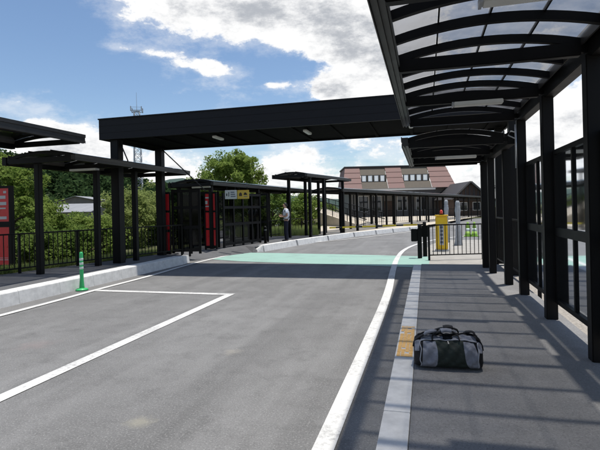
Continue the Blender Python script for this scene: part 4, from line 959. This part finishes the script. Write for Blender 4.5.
plant('low_shrub', 'low bright shrub below the pale shed roof near the first post', at_ground(56, 18), 2.05, 1.3, 1.2, 'leaf_bright', 'bush', GB, .05, 80, 190, .36, zlow=.0, low=-.8)
plant('low_shrub', 'low spreading shrub behind the green flexible post', at_ground(78, 21), 1.95, 1.5, 1.3, 'leaf_mid', 'bush', GB, .055, 80, 190, .38, zlow=.0, low=-.8)
plant('low_shrub', 'darker low shrub just behind the railing near the red board', at_ground(34, 14.5), 1.7, 1.1, .8, 'leaf_mid', 'bush', GB, .05, 70, 190, .33, zlow=.0, low=-.8)
plant('low_shrub', 'low shrub just behind the railing between the two first shelter posts', at_ground(68, 15.5), 1.5, 1.3, .8, 'leaf_mid', 'bush', GB, .05, 80, 190, .33, zlow=.0, low=-.8)
plant('low_shrub', 'small shrub behind the railing beside the front canopy column', at_ground(98, 17.5), 1.95, 1.0, .9, 'leaf_bright', 'bush', GB, .05, 70, 190, .33, zlow=.0, low=-.8)
plant('feathery_bush', 'pale feathery bush between the canopy columns', at_ground(127, 22), 3.2, 1.15, 1.1, 'leaf_straw', 'bush', GB, .05, 110, 190, .38, zlow=.0, low=-.9)
plant('feathery_bush', 'pale feathery bush close by the rear canopy column', at_ground(148, 24), 3.35, 1.1, 1.1, 'leaf_straw', 'bush', GB, .05, 110, 190, .38, zlow=.0, low=-.9)
plant('low_shrub', 'green shrub filling the gap left of the dark screens', at_ground(170, 24), 2.6, 1.3, 1.1, 'leaf_mid', 'bush', GB, .055, 80, 190, .4, zlow=.0, low=-.8)
plant('round_tree', 'broad round tree rising above the shelter with hanging signs', at_ground(231, 45), 7.35, 3.4, 3.2, 'leaf_bright', 'tree', 'trees beyond the road', .10, 230, 260, .62, zlow=.22, tr=.2)
GF = 'bushes behind the standing person'
plant('green_bush', 'green bush under the shelter roof just left of the person', at_ground(272, 34), 3.4, 1.9, 1.5, 'leaf_mid', 'bush', GF, .075, 100, 190, .5, zlow=.0, low=-.8)
plant('green_bush', 'bright bush at the right end of the dark screens', at_ground(248, 38), 3.6, 2.1, 1.6, 'leaf_bright', 'bush', GF, .075, 100, 190, .5, zlow=.0, low=-.8)
plant('green_bush', 'bush seen right of the person between shelter posts', at_ground(302, 37), 3.2, 1.6, 1.4, 'leaf_bright', 'bush', GF, .075, 90, 190, .48, zlow=.0, low=-.8)
plant('green_bush', 'distant bush beside the access ramp', at_ground(322, 50), 2.6, 2.0, 1.5, 'leaf_bright', 'bush', GF, .13, 60, 90, .55, zlow=.0, low=-.8)
GR = 'trees beyond the right platform'
for i, (px, D, h, lab) in enumerate([(700, 40, 4.4, 'dark tree seen dimly through the nearest glazed screens'), (620, 46, 5.0, 'dark tree seen through the second glazed screens'), (561, 60, 4.4, 'dark tree behind the right platform columns'), (518, 75, 6.0, 'small tree between the far platform columns'), (850, 44, 5, 'dark tree beyond the right edge of the platform')]):
    plant('dark_tree', lab, at_ground(px, D), h, 3.2, 3.0, 'leaf_dark', 'tree', GR, .17, 80, 100, .8, zlow=.12, tr=.18)
# far wood on the hill, one mass
P = []
for i in range(1300):
    px = rng.uniform(-180, 230); D = rng.uniform(112, 222)
    pts_h = HILL; y = np.interp(px, [p[0] for p in pts_h], [p[1] for p in pts_h]); top = atD(px, y, 220).z; s = (D - 110) / 110; z = -.5 + (top + .5) * math.sin(max(0, s) * math.pi / 2) ** 1.2
    r = ray(px, PY); hgt = rng.uniform(3.5, 7.0); rad = hgt * rng.uniform(.28, .42); k = 95
    q = rng.normal(size=(k, 3)); q /= np.linalg.norm(q, axis=1)[:, None]; q *= (rng.uniform(.35, 1, k) ** .5)[:, None]
    if i % 3 == 0: q[:, :2] *= np.clip(.75 - .55 * q[:, 2:3], .1, 1.2)
    P.append(np.array([r.x * D, r.y * D, z + hgt * .55]) + q * np.array([rad, rad, hgt * .55]))
o = inst('far_wood', leaf_mesh('far_wood', np.concatenate(P), .55, 'leaf_forest', aspect=.75)); tag(o, 'dark green wooded hillside far behind the left shelters', 'wood', kind='stuff')
# lower scrub between, one mass of ground cover
P = []
for i in range(900):
    px = rng.uniform(-120, 330); D = 25 + 85 * rng.uniform(0, 1) ** 1.3; r = ray(px, PY); hgt = rng.uniform(.7, 1.6); k = 60
    if 30 < px < 100 and 70 < D < 100: continue
    if px > 205 and D < 44: continue
    q = rng.normal(size=(k, 3)) * np.array([.9, .9, .35]); q[:, 2] = np.abs(q[:, 2]); P.append(np.array([r.x * D, r.y * D, -.45]) + q * hgt)
o = inst('scrub', leaf_mesh('scrub', np.concatenate(P), .22, 'leaf_straw', aspect=.5)); tag(o, 'light green scrub covering the ground beyond the railing', 'scrub', kind='stuff')
# grass: a fringe along the railing and a verge behind the person
def blades(n_, area, h, name, label, mat):
    C = np.array([area() for _ in range(n_)]); a = rng.uniform(0, 2 * math.pi, n_); w = .006 + .006 * rng.random(n_); hh = h * rng.uniform(.5, 1.4, n_); lean = rng.normal(size=(n_, 2)) * .35 * hh[:, None]
    d = np.stack([np.cos(a) * w, np.sin(a) * w, 0 * w], 1); tip = C + np.concatenate([lean, hh[:, None]], 1); V = np.stack([C - d, C + d, tip], 1).reshape(-1, 3)
    m = bpy.data.meshes.new(name); m.vertices.add(3 * n_); m.vertices.foreach_set('co', V.ravel()); m.loops.add(3 * n_); m.loops.foreach_set('vertex_index', np.arange(3 * n_, dtype=np.int32)); m.polygons.add(n_); m.polygons.foreach_set('loop_start', np.arange(0, 3 * n_, 3, dtype=np.int32)); m.update(calc_edges=True); m.materials.append(MATS[mat])
    tag(inst(name, m), label, 'grass', kind='stuff')
def fringe():
    t = random.random(); a = Vector((-10.3, 5.0, 0)) * (1 - t) + Vector((-8.0, 14.3, 0)) * t; s = abs(random.gauss(0, .35)) + .12; return (a.x - s, a.y + s * .27, ZL - .03)
blades(16000, fringe, .16, 'grass_fringe', 'rough grass fringe along the foot of the left railing', 'leaf_straw')
def verge():
    p = at_ground(random.uniform(236, 318), random.uniform(25, 33)); return (p[0], p[1], ZR - .01)
blades(22000, verge, .28, 'grass_verge', 'sunlit grass verge behind the standing person', 'leaf_straw')
